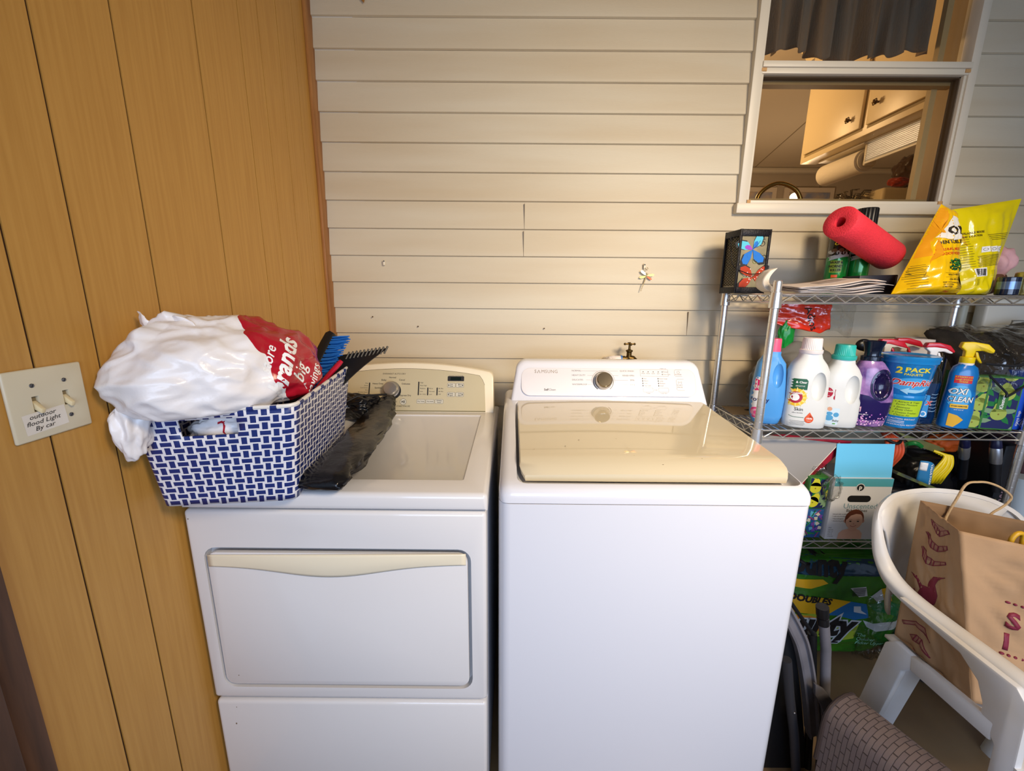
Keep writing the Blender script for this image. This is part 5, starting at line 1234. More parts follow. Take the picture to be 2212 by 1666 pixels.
for i in range(4): w1(RECT(.09-.008*i, .0016), .045, .066-.006*i, INK)
for i in range(12): w1(RECT(.050-.005*(i % 3), .0013), -.084+.002*i, .044-.0085*i, INK)
for i in range(3): w1(RECT(.029, .019), -.014+.031*i, .010+.002*i, WINK); w1(STROKE(ELL(.009, .004)[0], .0012, True), -.014+.031*i, .010+.002*i, GREYINK, .0014)
for i in range(11): w1(RECT(.092-.004*(i % 3), .0014), .010, -.008-.0036*i, INK)
w1(RECT(.042, .029), -.028, -.068, WINK)
for i in range(16): w1(RECT((.0008, .0014, .0020)[i % 3], .023), -.045+.0022*i, -.068, DARK, .0014, .0)
for i in range(6): w1(RECT(.014, .0008), .022, -.060-.0035*i, INK)
for i in range(7): w1(RECT(.022-.003*(i % 2), .0009), -.040, -.092-.0032*i, INK)
tag(s.build('bait_pouch', sharp=60), 'bright yellow pouch with barcode and three small diagrams on its back', 'pouch')
# right end jars
t = thing('candle_jar', 'navy glass candle jar at the right end of the top shelf', 'candle', (2.425, -.285, TZ))
s = MB(); s.lathe([(.026, 0), (.029, .003), (.029, .058), (.027, .060), (.026, .055), (.001, .05)], mat('navy_glass', '14203A', .06, coat=.6), 32, o=(2.425, -.285, TZ)); s.build('jar', t)
s = MB(); s.lathe([(.0292, .020), (.0292, .045)], mat('silver_band', '6F86A8', .2, metal=.6), 32, o=(2.425, -.285, TZ), caps=False); s.build('label_band', t)
s = MB(); s.lathe([(.030, 0), (.033, .003), (.033, .075), (.030, .078), (.001, .078)], mat('gold_tin', 'BFB474', .22, metal=.7, bump=.5, bscale=60), 32, o=(2.500, -.275, TZ)); tag(s.build('gold_tin'), 'crinkled gold tin partly hidden behind the navy candle jar', 'tin')
s = MB(); s.ball((2.50, -.155, 1.475), (.055, .05, .06), mat('pink_fabric', 'D8A8AC', .6, bump=.4), 4, lambda q, u: q*(1+.3*noise.noise(u*2))); s.ball((2.49, -.15, 1.41), (.055, .05, .045), mat('brown_cloth', '6B4A38', .7, bump=.5), 4, lambda q, u: q*(1+.2*noise.noise(u*3)))
for p in s.v: p.z = max(p.z, TZ+.001)
tag(s.build('soft_toy', sharp=180), 'pink and brown fabric item behind the bright yellow pouch', 'fabric item')

# ================================================================== lower shelf
LZ = LOWZ+.0035
t = thing('display_board', 'grey board with red backing wedged at a slant under the middle shelf', 'board', (1.72, -.36, .62))
s = MB(); s.prism(POLY((1.941, .854), (1.810, .706), (1.625, .500), (1.44, .62), (1.47, .86), (1.700, .878)), (0, -.352, 0), X, Z, (0, .004, 0), mat('red_board', '9E1C30', .4, var=.2, vscale=6)); s.build('red_backing', t)
s = MB(); s.prism(POLY((1.889, .849), (1.784, .702), (1.60, .53), (1.43, .62), (1.46, .86), (1.63, .878)), (0, -.360, 0), X, Z, (0, .005, 0), mat('grey_board', '9C9893', .6)); s.prism(POLY((1.8925, .8515), (1.784, .698), (1.60, .526), (1.60, .53), (1.784, .702), (1.888, .849)), (0, -.3605, 0), X, Z, (0, .005, 0), mat('cream_edge', 'E8DCC8', .6)); s.build('grey_panel', t)
# baby wipes box
BXW = mat('carton_white', 'D9DCE2', .4); BXT = mat('carton_teal', '57AEC0', .4); BXC = mat('carton_cyan', '6CC6EC', .4)
t = thing('baby_wipes_box', 'white and teal baby wipes box with open lid flap on the lower shelf', 'box', (1.98, -.33, LZ))
s = MB(); bx0, bx1, bz = 1.879, 2.085, .237
s.box((bx0, -.385, LZ), (bx1, -.245, LZ+bz), BXW, .0015)
Of = Vector((0, -.385, LZ)); f_ = lambda sh_, x, z, m, e=.0005: s.flat(MOVE(sh_, x, z), Of, X, Z, m, e)
f_(RECT(bx1-bx0-.002, .030), (bx0+bx1)/2, bz-.015, BXT); f_(ELL(.0155, .0155), 1.972, bz-.034, BXW, .0008); f_(ELL(.0125, .0125), 1.972, bz-.034, DARK, .0011); f_(T('p', .022, .03), 1.972, bz-.033, WINK, .0015)
f_(RRECT(.082, .025, .0122), 1.975, bz-.077, mat('slot_black', '08080A', .8), .0008)
f_(T('Unscented', .028, -.004), 1.985, bz-.106, mat('ink_teal_grey', '6E9AA8', .5)); f_(T('Baby Wipes', .0155, .01), 1.975, bz-.123, GREYINK)
for i in range(4): f_(T(('Infused with soothing aloe', '* with aloe & vitamin E', '* Hypoallergenic', '* Alcohol & paraben free')[i], .0062, align='LEFT'), 1.892, bz-.137-.009*i, GREYINK)
for i in range(5): f_(T(('FPO', '6X7 IN', '576 CT', '20.3 X', '17.8 CM')[i], .006, align='LEFT'), 1.886, .046-.0085*i, GREYINK)
# simple picture of a smiling infant
SK = mat('skin_print', 'E2B6A2', .5); SK2 = mat('skin_print_soft', 'CC9684', .5); HR = mat('hair_print', '6E3A26', .5)
def ip(sh_, x, z, m, e): f_(sh_, 1.969+x, .055+z, m, e)
ip(POLY((-.046, -.053), (-.044, -.030), (-.032, -.018), (-.012, -.012), (-.011, 0), (.016, 0), (.017, -.012), (.030, -.018), (.040, -.030), (.042, -.053)), 0, 0, SK, .0006)
ip(ELL(.004, .007), -.029, .019, SK2, .0007); ip(ELL(.004, .007), .036, .019, SK2, .0007)
ip(ELL(.0335, .036), .003, .028, HR, .0008); ip(ELL(.030, .033), .004, .019, SK, .0011); ip(POLY((-.029, .024), (-.027, .046), (-.010, .060), (.012, .060), (.028, .050), (.031, .038), (.022, .045), (.004, .047), (-.014, .040), (-.024, .026)), .002, 0, HR, .0013)
for x in (-.010, .017): ip(ELL(.0042, .0022), x, .018, DARK, .0015); ip(STROKE([(-.006, 0), (0, .002), (.006, 0)], .0009), x, .0235, HR, .0015)
ip(ELL(.0032, .002), .003, .008, SK2, .0015); ip(STROKE([(-.009, .002), (-.004, -.002), (.002, -.003), (.009, -.001), (.013, .003)], .0016), 0, .0, mat('lip_print', 'A8504C', .5), .0015); ip(STROKE([(-.012, -.016), (0, -.020), (.016, -.016)], .0010), 0, 0, SK2, .0012)
s.build('carton', t, sharp=30)
s = MB(); s.prism(RECT(bx1-bx0-.004, .125, (bx0+bx1)/2, .0625), (0, -.375, LZ+bz-.004), X, Vector((0, .10, 1)).normalized(), (0, .0015, 0), BXC); s.build('lid_flap', t)['label'] = 'bright cyan open lid flap'
# tissue boxes left of the wipes
s = MB(); s.box((1.80, -.375, LZ), (1.868, -.27, LZ+.112), mat('carton_navy', '2C5C9A', .4), .0015)
rnd = random.Random(4)
for i in range(34):
    c = ('2E8F4C', 'E6DFCB', 'A0407C', '5FB4D8', '1F6B3A', '7C4FB0')[i % 6]; x, z = rnd.uniform(1.808, 1.86), LZ+rnd.uniform(.008, .104)
    q = POLY((-.006, -.004), (.007, -.005), (.010, .004), (-.002, .009)) if i % 2 else STROKE([(-.012, -.006), (0, .002), (.011, .010)], .004)
    s.flat(CLIP(MOVE(q, x, z, rnd.uniform(0, 6)), 1.803, 1.866, LZ+.003, LZ+.110), (0, -.375, 0), X, Z, mat('floral_'+c, c, .4), .0005+.00005*i)
tag(s.build('tissue_box', sharp=30), 'blue floral tissue box at the bottom left of the wipes box', 'tissue box')
s = MB(); s.box((1.80, -.375, LZ+.114), (1.870, -.27, LZ+.235), TG, .0015); pear_print(s, (1.835, -.375, LZ+.1745), X, Z, .064, .115, 8, 1, 1.3)
tag(s.build('tissue_box', sharp=30), 'yellow pear tissue box stacked on the blue floral tissue box', 'tissue box')
s = MB(); s.ball((1.872, -.388, LZ+.20), (.030, .012, .045), FILM, 4, lambda q, u: q*(1+.4*noise.noise(u*3))); s.ball((1.835, -.33, LZ+.262), (.035, .04, .025), FILM, 4, lambda q, u: q*(1+.4*noise.noise(u*3))); tag(s.build('torn_film', sharp=180), 'torn clear plastic film clinging to the pear tissue box', 'plastic film')
# dark clutter right of the wipes box
DKB = mat('black_case', '0B0C10', .35, bump=.3, bscale=60)
def soft(name, lab, cat, c, r, m, seed=0, amp=.12, zmin=LZ+.001, tree=None, n=5):
    s = MB(); s.ball(c, r, m, n, lambda q, u: Vector((math.copysign(abs(u.x)**.6, u.x)*r[0], math.copysign(abs(u.y)**.6, u.y)*r[1], math.copysign(abs(u.z)**.7, u.z)*r[2]))*(1+amp*noise.noise(u*2+Vector((seed, 0, 0)))+amp*.4*noise.noise(u*6)))
    for p in s.v: p.z = max(p.z, zmin)
    return s
s = soft('', '', '', (2.34, -.21, LZ+.17), (.115, .075, .10), DKB, 2); tag(s.build('camera_bag', sharp=180), 'black padded case lying right of the yellow cord', 'case')
s = soft('', '', '', (2.20, -.23, LZ+.09), (.105, .08, .085), mat('black_sack', '121318', .5, bump=.5, bscale=20), 6); tag(s.build('black_sack', sharp=180), 'black sack slumped behind the right side of the wipes box', 'sack')
# pear patterned slanting sheet and dark book
s = MB(); s.box((-.12, -.02, 0), (.10, .02, .010), mat('olive_print', '6E7A34', .5, var=1, vscale=30, vcol='2A3550')); xf(s, 2.22, -.345, LZ+.20, 0, 22, 'Y'); tag(s.build('patterned_pack'), 'olive and navy patterned pack slanting down behind the chair back', 'pack')
t = thing('extension_cord', 'yellow extension cord bundle wrapped in a blue card', 'cord', (2.30, -.33, LZ+.22))
YC = mat('yellow_cord', 'E3C90E', .4)
for k in range(7):
    a_ = k/6; s = MB(); 
    s.tube(smooth_path([(2.262+.006*k, -.325-.003*k, .812-.004*k), (2.285+.004*k, -.345, .800), (2.262+.008*k, -.352-.004*(k % 2), .765), (2.236+.010*k, -.350, .725), (2.230+.012*k, -.340, .690+.003*k), (2.245+.012*k, -.32, .686)]), .0048, YC, 8); s.build('cord_strand', t)
s = MB(); s.grid(lambda u, v: Vector((2.195+.055*u, -.352-.012*sin(u*pi), .785-.085*v-.022*u+.010*sin(u*pi))), 10, 4, mat('card_blue', '2A7DB4', .5)); s.proj(MOVE(T('VALUE PACK', .014, .02), 0, 0, -1.45), (2.232, -.4, .735), X, Z, WINK, .0008, .01); s.proj(RECT(.018, .03), (2.205, -.4, .765), X, Z, WINK, .0008, .01); s.build('card_wrap', t, solid=.001)
s = MB(); 
for k in range(6): s.tube(smooth_path([(2.085+.012*k, -.30, .742), (2.09+.012*k, -.325, .80), (2.10+.010*k, -.31, .845), (2.115+.008*k, -.27, .862)]), .0065, mat('orange_rubber', 'C8502C', .5), 8)
tag(s.build('rubber_gloves'), 'orange-red rubber glove fingers above the corner of the cyan flap', 'gloves')
s = MB(); s.tube(smooth_path([(2.09, -.318, .852), (2.12, -.33, .84), (2.15, -.31, .85), (2.14, -.28, .868)]), .005, mat('black_cord', '0C0C0E'), 8); s.ball((2.165, -.28, .81), (.035, .03, .045), FILM, 3, lambda q, u: q*(1+.3*noise.noise(u*3))); tag(s.build('black_cable', sharp=180), 'black cable and film lying over the orange gloves', 'cable')
s = MB(); s.tube(smooth_path([(2.195, -.25, .80), (2.22, -.29, .828), (2.25, -.29, .815)]), .008, mat('green_cord', '1E7A34', .4), 8); tag(s.build('cord_end'), 'short green cord end above the blue card', 'cord')
s = MB(); s.prism(POLY((2.20, .86), (2.23, .845), (2.44, .775), (2.37, .770), (2.28, .80)), (0, -.22, 0), X, Z, (0, .004, 0), mat('olive_paper', '9A9A5E', .6, var=.5)); tag(s.build('paper_sleeve'), 'pale olive paper sleeve slanting behind the yellow cord', 'paper')
def tool_handle(lab, p0, p1, r):
    t = thing('tool_handle', lab, 'tool handle', p0); p0, p1 = Vector(p0), Vector(p1); L = p1-p0
    s = MB(); s.tube([p0, p0+L*.55], r*.92, mat('black_grip', '0E0F14', .4), 20); s.build('grip', t)
    s = MB(); s.tube([p0+L*.52, p0+L*.56, p0+L*.80, p0+L*.82], [r*.9, r, r, r*.9], mat('brushed_silver', '9A9DA2', .3, metal=.8), 20); s.build('silver_band', t)
    s = MB(); s.tube([p0+L*.80, p0+L*.84, p0+L*.96, p1], [r*.9, r*.95, r*.85, r*.5], mat('navy_rubber', '12163A', .35), 20); s.build('end_cap', t)
tool_handle('black tool handle with silver band leaning left, the shorter of two', (2.415, -.30, .70), (2.325, -.36, .872), .0155)
tool_handle('black tool handle with silver band standing at the right post', (2.465, -.37, .68), (2.425, -.365, .878), .0165)
s = MB(); s.ball((2.44, -.20, .80), (.075, .03, .035), mat('orange_fabric', 'D8601C', .6), 4, lambda q, u: q*(1+.3*noise.noise(u*3))); tag(s.build('orange_cap', sharp=180), 'orange fabric piece behind the tool handles', 'cloth')
s = MB(); s.box((2.235, -.385, LZ+.06), (2.46, -.36, LZ+.165), mat('black_print_box', '14141C', .4), .001)
for q, x, z, sz, c in (('softShave', 2.30, LZ+.15, .018, 'D23050'), ('34', 2.435, LZ+.125, .030, 'E23A5A')): s.flat(MOVE(T(q, sz, .03, sx=.8), x, z), (0, -.385, 0), X, Z, mat('ink_'+c, c, .4), .0006)
s.flat(STROKE([(2.237, LZ+.062), (2.458, LZ+.062), (2.458, LZ+.163), (2.237, LZ+.163)], .001, True), (0, -.385, 0), X, Z, mat('gold_line', 'A89A5A', .4), .0005)
xf(s, 0, 0, 0); tag(s.build('product_box'), 'black box with pink number 34 just above the chair back', 'box')
# things to the right of and behind the unit
t = thing('folding_table', 'white plastic folding table leaning upright against the wall behind the shelving', 'table', (2.9, -.06, 0))
WT = mat('table_plastic', 'C9CBC4', .5); s = MB(); s.box((2.595, -.085, .02), (3.3, -.035, 1.348), WT, .010, 3); s.build('table_top', t)
s = MB(); s.box((2.60, -.089, 1.238), (3.3, -.084, 1.241), mat('joint_grey', '8F8F8A', .6)); s.tube(smooth_path([(2.70, -.088, 1.242), (2.705, -.088, 1.262), (2.72, -.088, 1.266), (2.9, -.088, 1.262)]), .0018, mat('joint_grey', '8F8F8A'), 6); s.build('hinge_line', t)
s = MB(); s.tube([(2.555, -.032, .0), (2.555, -.032, 1.34)], .017, mat('cream_pipe', 'D6CFB4', .4), 20); tag(s.build('drain_pipe'), 'cream pipe running up the siding behind the shelving', 'pipe')
s = MB(); s.tube([(2.62, -.36, .0), (2.60, -.34, .72)], .040, mat('pale_tube', 'B9C7D0', .4), 24); tag(s.build('plastic_tube'), 'pale blue-grey plastic tube at the right edge beside the shelving', 'tube')
s = MB(); s.box((2.50, -.34, .0), (2.56, -.1, .84), mat('black_sack', '121318'), .01); s.flat(MOVE(T('WAVV', .030, .03), 0, 0, pi/2), (2.535, -.34, .62), X, Z, mat('mauve_ink', '8A7078', .5), .0006); tag(s.build('black_case'), 'tall black case with pale lettering right of the shelving post', 'case')
s = MB(); s.box((2.64, -.30, .40), (2.9, -.1, 1.02), mat('maroon_cloth', '4A3034', .7, bump=.4), .03, 3); tag(s.build('maroon_bundle'), 'dark maroon bundle beyond the right shelf post', 'bundle')
# ================================================================== white moulded armchair
RES = mat('white_resin', 'DDDDDD', .42, var=.10, vscale=5, vcol='CFC8BC')
ch = thing('garden_armchair', 'white moulded plastic garden armchair holding the brown paper bag', 'chair', (2.0, -.85, 0))
rim = [(1.780, -1.085, .540), (1.778, -1.070, .580), (1.775, -1.04, .590), (1.772, -.92, .590), (1.770, -.80, .592), (1.768, -.735, .606), (1.766, -.700, .640), (1.768, -.678, .70), (1.778, -.662, .750), (1.80, -.648, .776), (1.86, -.615, .787), (1.94, -.592, .790), (2.02, -.585, .789), (2.10, -.592, .782), (2.17, -.612, .765), (2.22, -.645, .73), (2.245, -.69, .65), (2.25, -.735, .605), (2.252, -.80, .592), (2.255, -.95, .590), (2.255, -1.04, .590), (2.253, -1.07, .580), (2.25, -1.085, .540)]
sr = smooth_path(rim, 5); cen = Vector((2.015, -.92, 0))
def band_rings(pts):
    rs = []; n = len(pts)
    for i, p in enumerate(pts):
        t_ = (pts[min(i+1, n-1)]-pts[max(i-1, 0)]).normalized()
        inn = Vector((cen.x-p.x, cen.y-p.y, 0)); inn = (inn-t_*inn.dot(t_)).normalized()
        dn = t_.cross(inn).normalized(); dn = -dn if dn.z > 0 else dn
        k = min(1, max(0, (p.z-.60)/.15)); wd = .040*(1-k)+.016*k; lip = .022+.02*k
        rs.append([p, p+dn*-.004+inn*.006, p+inn*wd*.5-dn*.006, p+inn*(wd-.004)-dn*.003, p+inn*wd+dn*.004, p+inn*(wd-.004)+dn*.008, p+inn*.010+dn*.009, p+inn*.008+dn*lip, p+dn*lip, p+dn*.008-inn*.002])
    return rs
i0 = 7*5; i1 = len(sr)-7*5
for nm, pts in (('armrest', sr[:i0+1]), ('back_rim', sr[i0-1:i1+1]), ('armrest', sr[i1-1:])):
    s = MB(); s.loft(band_rings(pts), RES); s.build(nm, ch, sharp=60)
bp_ = sr[i0+3:i1-3]
s = MB(); n = len(bp_)
def backf(u, v):
    p = bp_[min(n-1, int(round(u*(n-1))))]; q = Vector((2.01+(p.x-2.01)*.55, p.y+.018*(1-abs(2*u-1)), .42))
    r = p.lerp(q, v); r.x = p.x+(q.x-p.x)*v**.6; r.z -= .006*(1-v); r += Vector((cen.x-p.x, cen.y-p.y, 0)).normalized()*.012*(1-v); return r
s.grid(backf, n-1, 12, RES); s.build('backrest', ch, solid=.007, sharp=80)
s = MB(); s.grid(lambda u, v: Vector((1.79+.45*u, -.755-.325*v, .428-.018*sin(pi*u)*sin(pi*min(1, v*1.1))-.03*max(0, v-.9)*8*.2)), 16, 16, RES); s.build('seat', ch, solid=.008, sharp=80)
rail = [(-.86, .466), (-.891, .472), (-1.018, .481), (-1.045, .481), (-1.045, .437), (-.867, .428)]
fleg = [(-1.018, .479), (-1.016, .502), (-.998, .540), (-.955, .568), (-.80, .579), (-.80, .589), (-1.06, .590), (-1.086, .565), (-1.100, .3), (-1.135, 0), (-1.082, 0), (-1.058, .30), (-1.052, .438)]
rleg = [(-.715, 0), (-.757, .231), (-.790, .440), (-.815, .468), (-.865, .466), (-.867, .428), (-.848, .405), (-.822, .249), (-.775, 0)]
for sx, x in ((1, 1.757), (-1, 2.262)):
    for nm, pg in (('side_rail', rail), ('leg', fleg), ('leg', rleg)):
        s = MB(); s.prism((pg, [0]), (x-(.0008*sx if nm == 'side_rail' else 0), 0, 0), Y_, Z, (sx*.016, 0, 0), RES, .004, 2)
        if nm == 'leg':
            back = pg is rleg
            f_ = lambda z: (-.775-(.849-.775)*z/.43) if back else (-1.135+.035*min(1, z/.3))
            hw = .052
            rs = []
            for z in (0, .012, .2, .43):
                yy = -.745-.075*z/.43 if back else -1.110+.028*z/.3*.8
                a0, a1 = (x, x+sx*(.075+.02*z)) if back else (x, x+sx*.055)
                dd = .022
                rs.append([Vector(q) for q in ((a0, yy-dd, z), (a0+sx*.004, yy+dd, z), (a1-sx*.008, yy+dd, z), (a1, yy+dd*.5, z), (a1, yy-dd*.5, z), (a1-sx*.008, yy-dd, z))])
            s.loft(rs, RES)
        s.build(nm, ch, sharp=40)

# ------------------------------------------------------------------ paper shopping bag on the chair
KR = mat('kraft_paper', 'AE8C68', .8, var=.12, vscale=9, bump=.5, bscale=18); KRI = mat('kraft_inside', '8E6E4C', .85, var=.2, vscale=9); MR = mat('maroon_ink', '7A1F36', .6)
pb = thing('paper_bag', 'brown kraft paper shopping bag with maroon prints standing in the white armchair', 'bag', (1.95, -.88, .44))
BL, FL, FR, BRr = Vector((1.881, -.680, .800)), Vector((1.828, -.834, .800)), Vector((2.097, -1.007, .800)), Vector((2.15, -.853, .800))
bl, fl, fr2, br2 = Vector((1.806, -.765, .441)), Vector((1.810, -.962, .441)), Vector((2.07, -1.055, .441)), Vector((2.10, -.87, .441))
def face_grid(s, A, B, C, D, m, seed, amp, uv=0):
    N = (B-A).cross(D-A).normalized()
    def g(u, v):
        p = A.lerp(B, u).lerp(D.lerp(C, u), v); k = min(u, 1-u, .2)/.2*min(1, (1-v)*6+.3)
        d = noise.noise(Vector((u*3+seed, v*4, 0)))*amp+abs(noise.noise(Vector((u*5+v*6, v*5-u*3, seed))))*amp*1.2-amp*.4
        return p+N*d*k
    s.grid(g, 36, 40, m)
s = MB(); face_grid(s, bl, fl, FL, BL, KR, 1, .012)
Og = Vector((1.82875, -.80975, .619)); Ug = Vector((-.12981, -.99154, 0)); Vg = Vector((.101815, -.01333, .994714)); Ng = Ug.cross(Vg)
def gp(pts, m=MR, e=.0008): s.proj(POLY(*pts), Og, Ug, Vg, m, e, .012, .03)
B1 = [(-.0794, .1568), (-.0669, .1463), (-.0481, .1325), (-.03, .1329), (-.004, .1551), (-.0109, .1604), (-.035, .1456), (-.0494, .1492), (-.071, .1565)]
B2 = [(-.0831, .1176), (-.0662, .1034), (-.045, .0915), (-.0289, .0911), (.0043, .1155), (-.0011, .123), (-.0296, .1058), (-.0493, .109), (-.0781, .1191)]
B3 = [(-.0791, .0752), (-.0585, .0566), (-.0382, .0475), (-.0239, .0521), (.0092, .0779), (.0051, .0823), (-.0239, .0653), (-.0455, .0656), (-.0729, .0783)]
B4 = [(-.0423, -.1325), (-.0136, -.1096), (.0131, -.1067), (.0423, -.1265), (.0286, -.1187), (.0067, -.118), (-.0145, -.1212), (-.0367, -.1387)]
B5 = [(-.0161, -.1528), (.0013, -.1391), (.0201, -.1374), (.0514, -.1622), (.0332, -.1566), (.018, -.1528), (-.0021, -.1587)]
B6 = [(-.0089, -.1846), (.008, -.1762), (.0363, -.191), (.0199, -.1916), (.0051, -.1901)]
ROSE = mat('boomerang_fill', '9A6E5C', .7)
for k, b_ in enumerate((B1, B2, B3, B4, B5, B6)):
    gp(b_, ROSE, .0006); s.proj(STROKE(b_, .0016, True), Og, Ug, Vg, MR, .0011, .012, .03)
    m_ = len(b_)
    for j in range(1, m_//2+1 if k < 5 else 2):
        a_, c_ = Vector(b_[j]), Vector(b_[-j]) if j < m_ else Vector(b_[0])
        if (a_-c_).length < .03: s.proj(STROKE([tuple(a_), tuple(c_)], .0030), Og, Ug, Vg, MR, .0011, .012, .03)
        d_ = Vector(b_[j+1]) if j+1 < m_ else a_; e_ = Vector(b_[-j-1]); mm = (a_+d_)/2; nn_ = (c_+e_)/2
        if (mm-nn_).length < .03: s.proj(STROKE([tuple(mm), tuple(nn_)], .0016), Og, Ug, Vg, MR, .0011, .012, .03)
s.proj(ELL(.0055, .005), Og+Ug*-.040+Vg*.1395, Ug, Vg, KR, .0014, .012, .03); s.proj(RING(.0055, .005, .0012), Og+Ug*-.040+Vg*.1395, Ug, Vg, MR, .0016, .012, .03)
K_ = [(-.0733, -.0136+.012), (-.054, .0009), (-.0357, -.0133), (-.0199, -.0088), (-.0213, .0083), (-.0118, .0284), (.0228, .0495), (-.0007, .0266), (-.004, .0088), (.0065, -.0135), (.0071, -.0387), (-.0012, -.0551), (-.0209, -.0569), (-.0337, -.0462), (-.0359, -.0267), (-.0502, -.0085)]
gp(K_); s.proj(STROKE([(-.0481, -.034), (-.0389, -.0504), (-.0278, -.0494)], .004), Og, Ug, Vg, MR, .0008, .012, .03)
s.build('side_gusset', pb, solid=.0008, sharp=180)
s = MB(); face_grid(s, fl, fr2, FR, FL, KR, 5, .014)
Ff = FL.copy(); Uf = Vector((.84108, -.54092, 0)); Vf = Vector((.17285, .26877, .94757))
for k, (tx, zz) in enumerate((('S', -.178), ('I', -.228))): s.proj(T(tx, .050, .04, align='LEFT'), Ff+Uf*.094+Vf*zz, Uf, Vf, MR, .001, .015, .05)
for k in range(14): 
    for zz in (-.138, -.254): s.proj(ELL(.0032 if k % 4 else .0045, .0028, n=10), Ff+Uf*(.096+.011*k)+Vf*(zz-.0005*k), Uf, Vf, MR, .001, .015, .05)
s.build('front_face', pb, solid=.0008, sharp=180)
s = MB(); face_grid(s, fr2, br2, BRr, FR, KR, 8, .010); s.build('side_gusset', pb, solid=.0008, sharp=180)
s = MB(); face_grid(s, br2, bl, BL, BRr, KRI, 11, .012); s.build('back_face', pb, solid=.0008, sharp=180)
s = MB(); s.add([bl, fl, fr2, br2], [(0, 1, 2, 3)], KR); s.build('bag_bottom', pb, solid=.001)
TW = mat('twisted_paper_cord', 'B89A70', .8, bump=.8, bscale=120)
s = MB(); s.tube(smooth_path([(1.900, -.735, .735), (1.919, -.72, .774), (1.934, -.72, .825), (1.950, -.72, .868), (1.978, -.722, .8755), (2.009, -.72, .872), (2.045, -.72, .858), (2.077, -.72, .834), (2.072, -.72, .815), (2.059, -.72, .801), (2.032, -.722, .780), (1.99, -.745, .745)]), .0030, TW, 8); s.build('handle', pb)
s = MB(); s.tube(smooth_path([(1.915, -.868, .77), (1.916, -.868, .802), (1.927, -.868, .815), (1.940, -.868, .809), (1.944, -.868, .77)]), .0052, mat('mustard_plastic', 'C99A20', .4), 12); tag(s.build('plastic_hook', sharp=60), 'mustard plastic hook sticking up out of the paper bag', 'hook')

# ------------------------------------------------------------------ paper towel multipack under the shelving
PG = mat('pack_green', '3F8A1E', .22, coat=.5, bump=.5, bscale=26, var=.4, vscale=7, vcol='1E5A18'); PBl = mat('pack_blue', '1E6FB0', .25, coat=.4, bump=.3, bscale=20); PYl = mat('pack_yellow', 'E6B41C', .3, coat=.3); PWt = mat('pack_white', 'C9D2D8', .3, coat=.3); PDb = mat('pack_dark_blue', '18405E', .2, coat=.5, bump=.6, bscale=22)
t = thing('paper_towel_pack', 'green plastic-wrapped multipack of paper towels on the floor under the shelving', 'paper towel pack', (2.0, -.28, .0))
s = MB()
def pk(q, u):
    e = .42; p = Vector((math.copysign(abs(u.x)**e, u.x)*.27, math.copysign(abs(u.y)**e, u.y)*.13, math.copysign(abs(u.z)**e, u.z)*.205))
    p += u*(.008*noise.noise(u*3)+.004*abs(noise.noise(u*9))); 
    if p.z < -.195: p.z = -.195-(p.z+.195)*.0
    return p
s.ball((1.955, -.29, .215), 1, PG, 6, pk)
s.v = [Vector((p.x, p.y, max(p.z, .004))) for p in s.v]
Op = Vector((1.955, -.45, .215))
def pp3(sh_, x, z, m, e=.0012, rot=0): s.proj(MOVE(sh_, x, z, rot), Op, X, Z, m, e, .02, .2)
pp3(POLY((-.27, .15), (-.10, .175), (.05, .165), (.16, .150), (.26, .155), (.26, .20), (-.27, .20)), 0, 0, PDb, .0010)
pp3(POLY((-.27, .075), (-.04, .062), (.03, .050), (-.01, .018), (-.045, -.010), (-.27, .01)), 0, 0, PYl)
pp3(POLY((.03, .050), (.09, .040), (.11, -.02), (.06, -.030), (-.01, -.012), (-.045, -.010), (-.01, .018)), 0, 0, PBl)
pp3(POLY((.045, .03), (.07, .03), (.075, .012), (.10, -.005), (.05, .005)), 0, 0, PWt, .0016)
pp3(POLY((.10, .040), (.17, .05), (.25, .02), (.25, -.03), (.18, -.005), (.12, .012)), 0, 0, mat('pack_emerald', '158048', .2, coat=.5), .0016)
pp3(POLY((.09, -.03), (.13, -.045), (.25, -.04), (.25, -.075), (.15, -.082), (.11, -.06)), 0, 0, PWt, .0014)
pp3(POLY((.02, .105), (.075, .112), (.085, .075), (.055, .070)), 0, 0, PWt, .0016)
for i in range(9): pp3(STROKE([(.030+.0*i, .102-.0035*i), (.075, .106-.0035*i)], .0012 if i % 2 else .002), 0, 0, DARK, .0022)
pp3(POLY((.10, .075), (.13, .105), (.15, .06), (.125, .05)), 0, 0, PWt, .0016); pp3(POLY((.13, .105), (.16, .11), (.185, .05), (.15, .055)), 0, 0, PYl, .0018)
pp3(T('DOUBLES', .036, .05, align='RIGHT', shear=.05), -.040, .045, DARK, .0020, -.14)
pp3(POLY((-.27, -.012), (-.10, -.004), (-.055, -.008), (-.045, -.03), (.0, -.04), (.08, -.050), (.075, -.115), (.02, -.125), (-.02, -.10), (-.10, -.115), (-.27, -.10)), 0, 0, mat('pack_lime', 'A8BE3A', .3), .0014)
pp3(ELL(.11, .045), -.15, -.055, mat('pack_orange', 'E8962A', .4), .0018)
pp3(T('Bounty', .128, .10, align='RIGHT', shear=.12, sx=.92), .058, -.062, PWt, .0024, -.06); pp3(T('Bounty', .128, .05, align='RIGHT', shear=.12, sx=.92), .058, -.062, DARK, .0030, -.06)
for i, tx in enumerate(('The', 'Quicker', 'Picker Upper')): pp3(T(tx, .021, .01, align='LEFT'), .085, -.098-.018*i, mat('pack_mint', '8FD0B0', .4), .0020, -.08)
pp3(T('Bounty', .10, .05, align='RIGHT', shear=.12, sx=.8), .0, .175, DARK, .0030, -.1)
pp3(POLY((-.27, .11), (-.12, .10), (-.06, .12), (-.08, .135), (-.27, .135)), 0, 0, PYl, .0014)
s.build('printed_wrap', t, sharp=180)
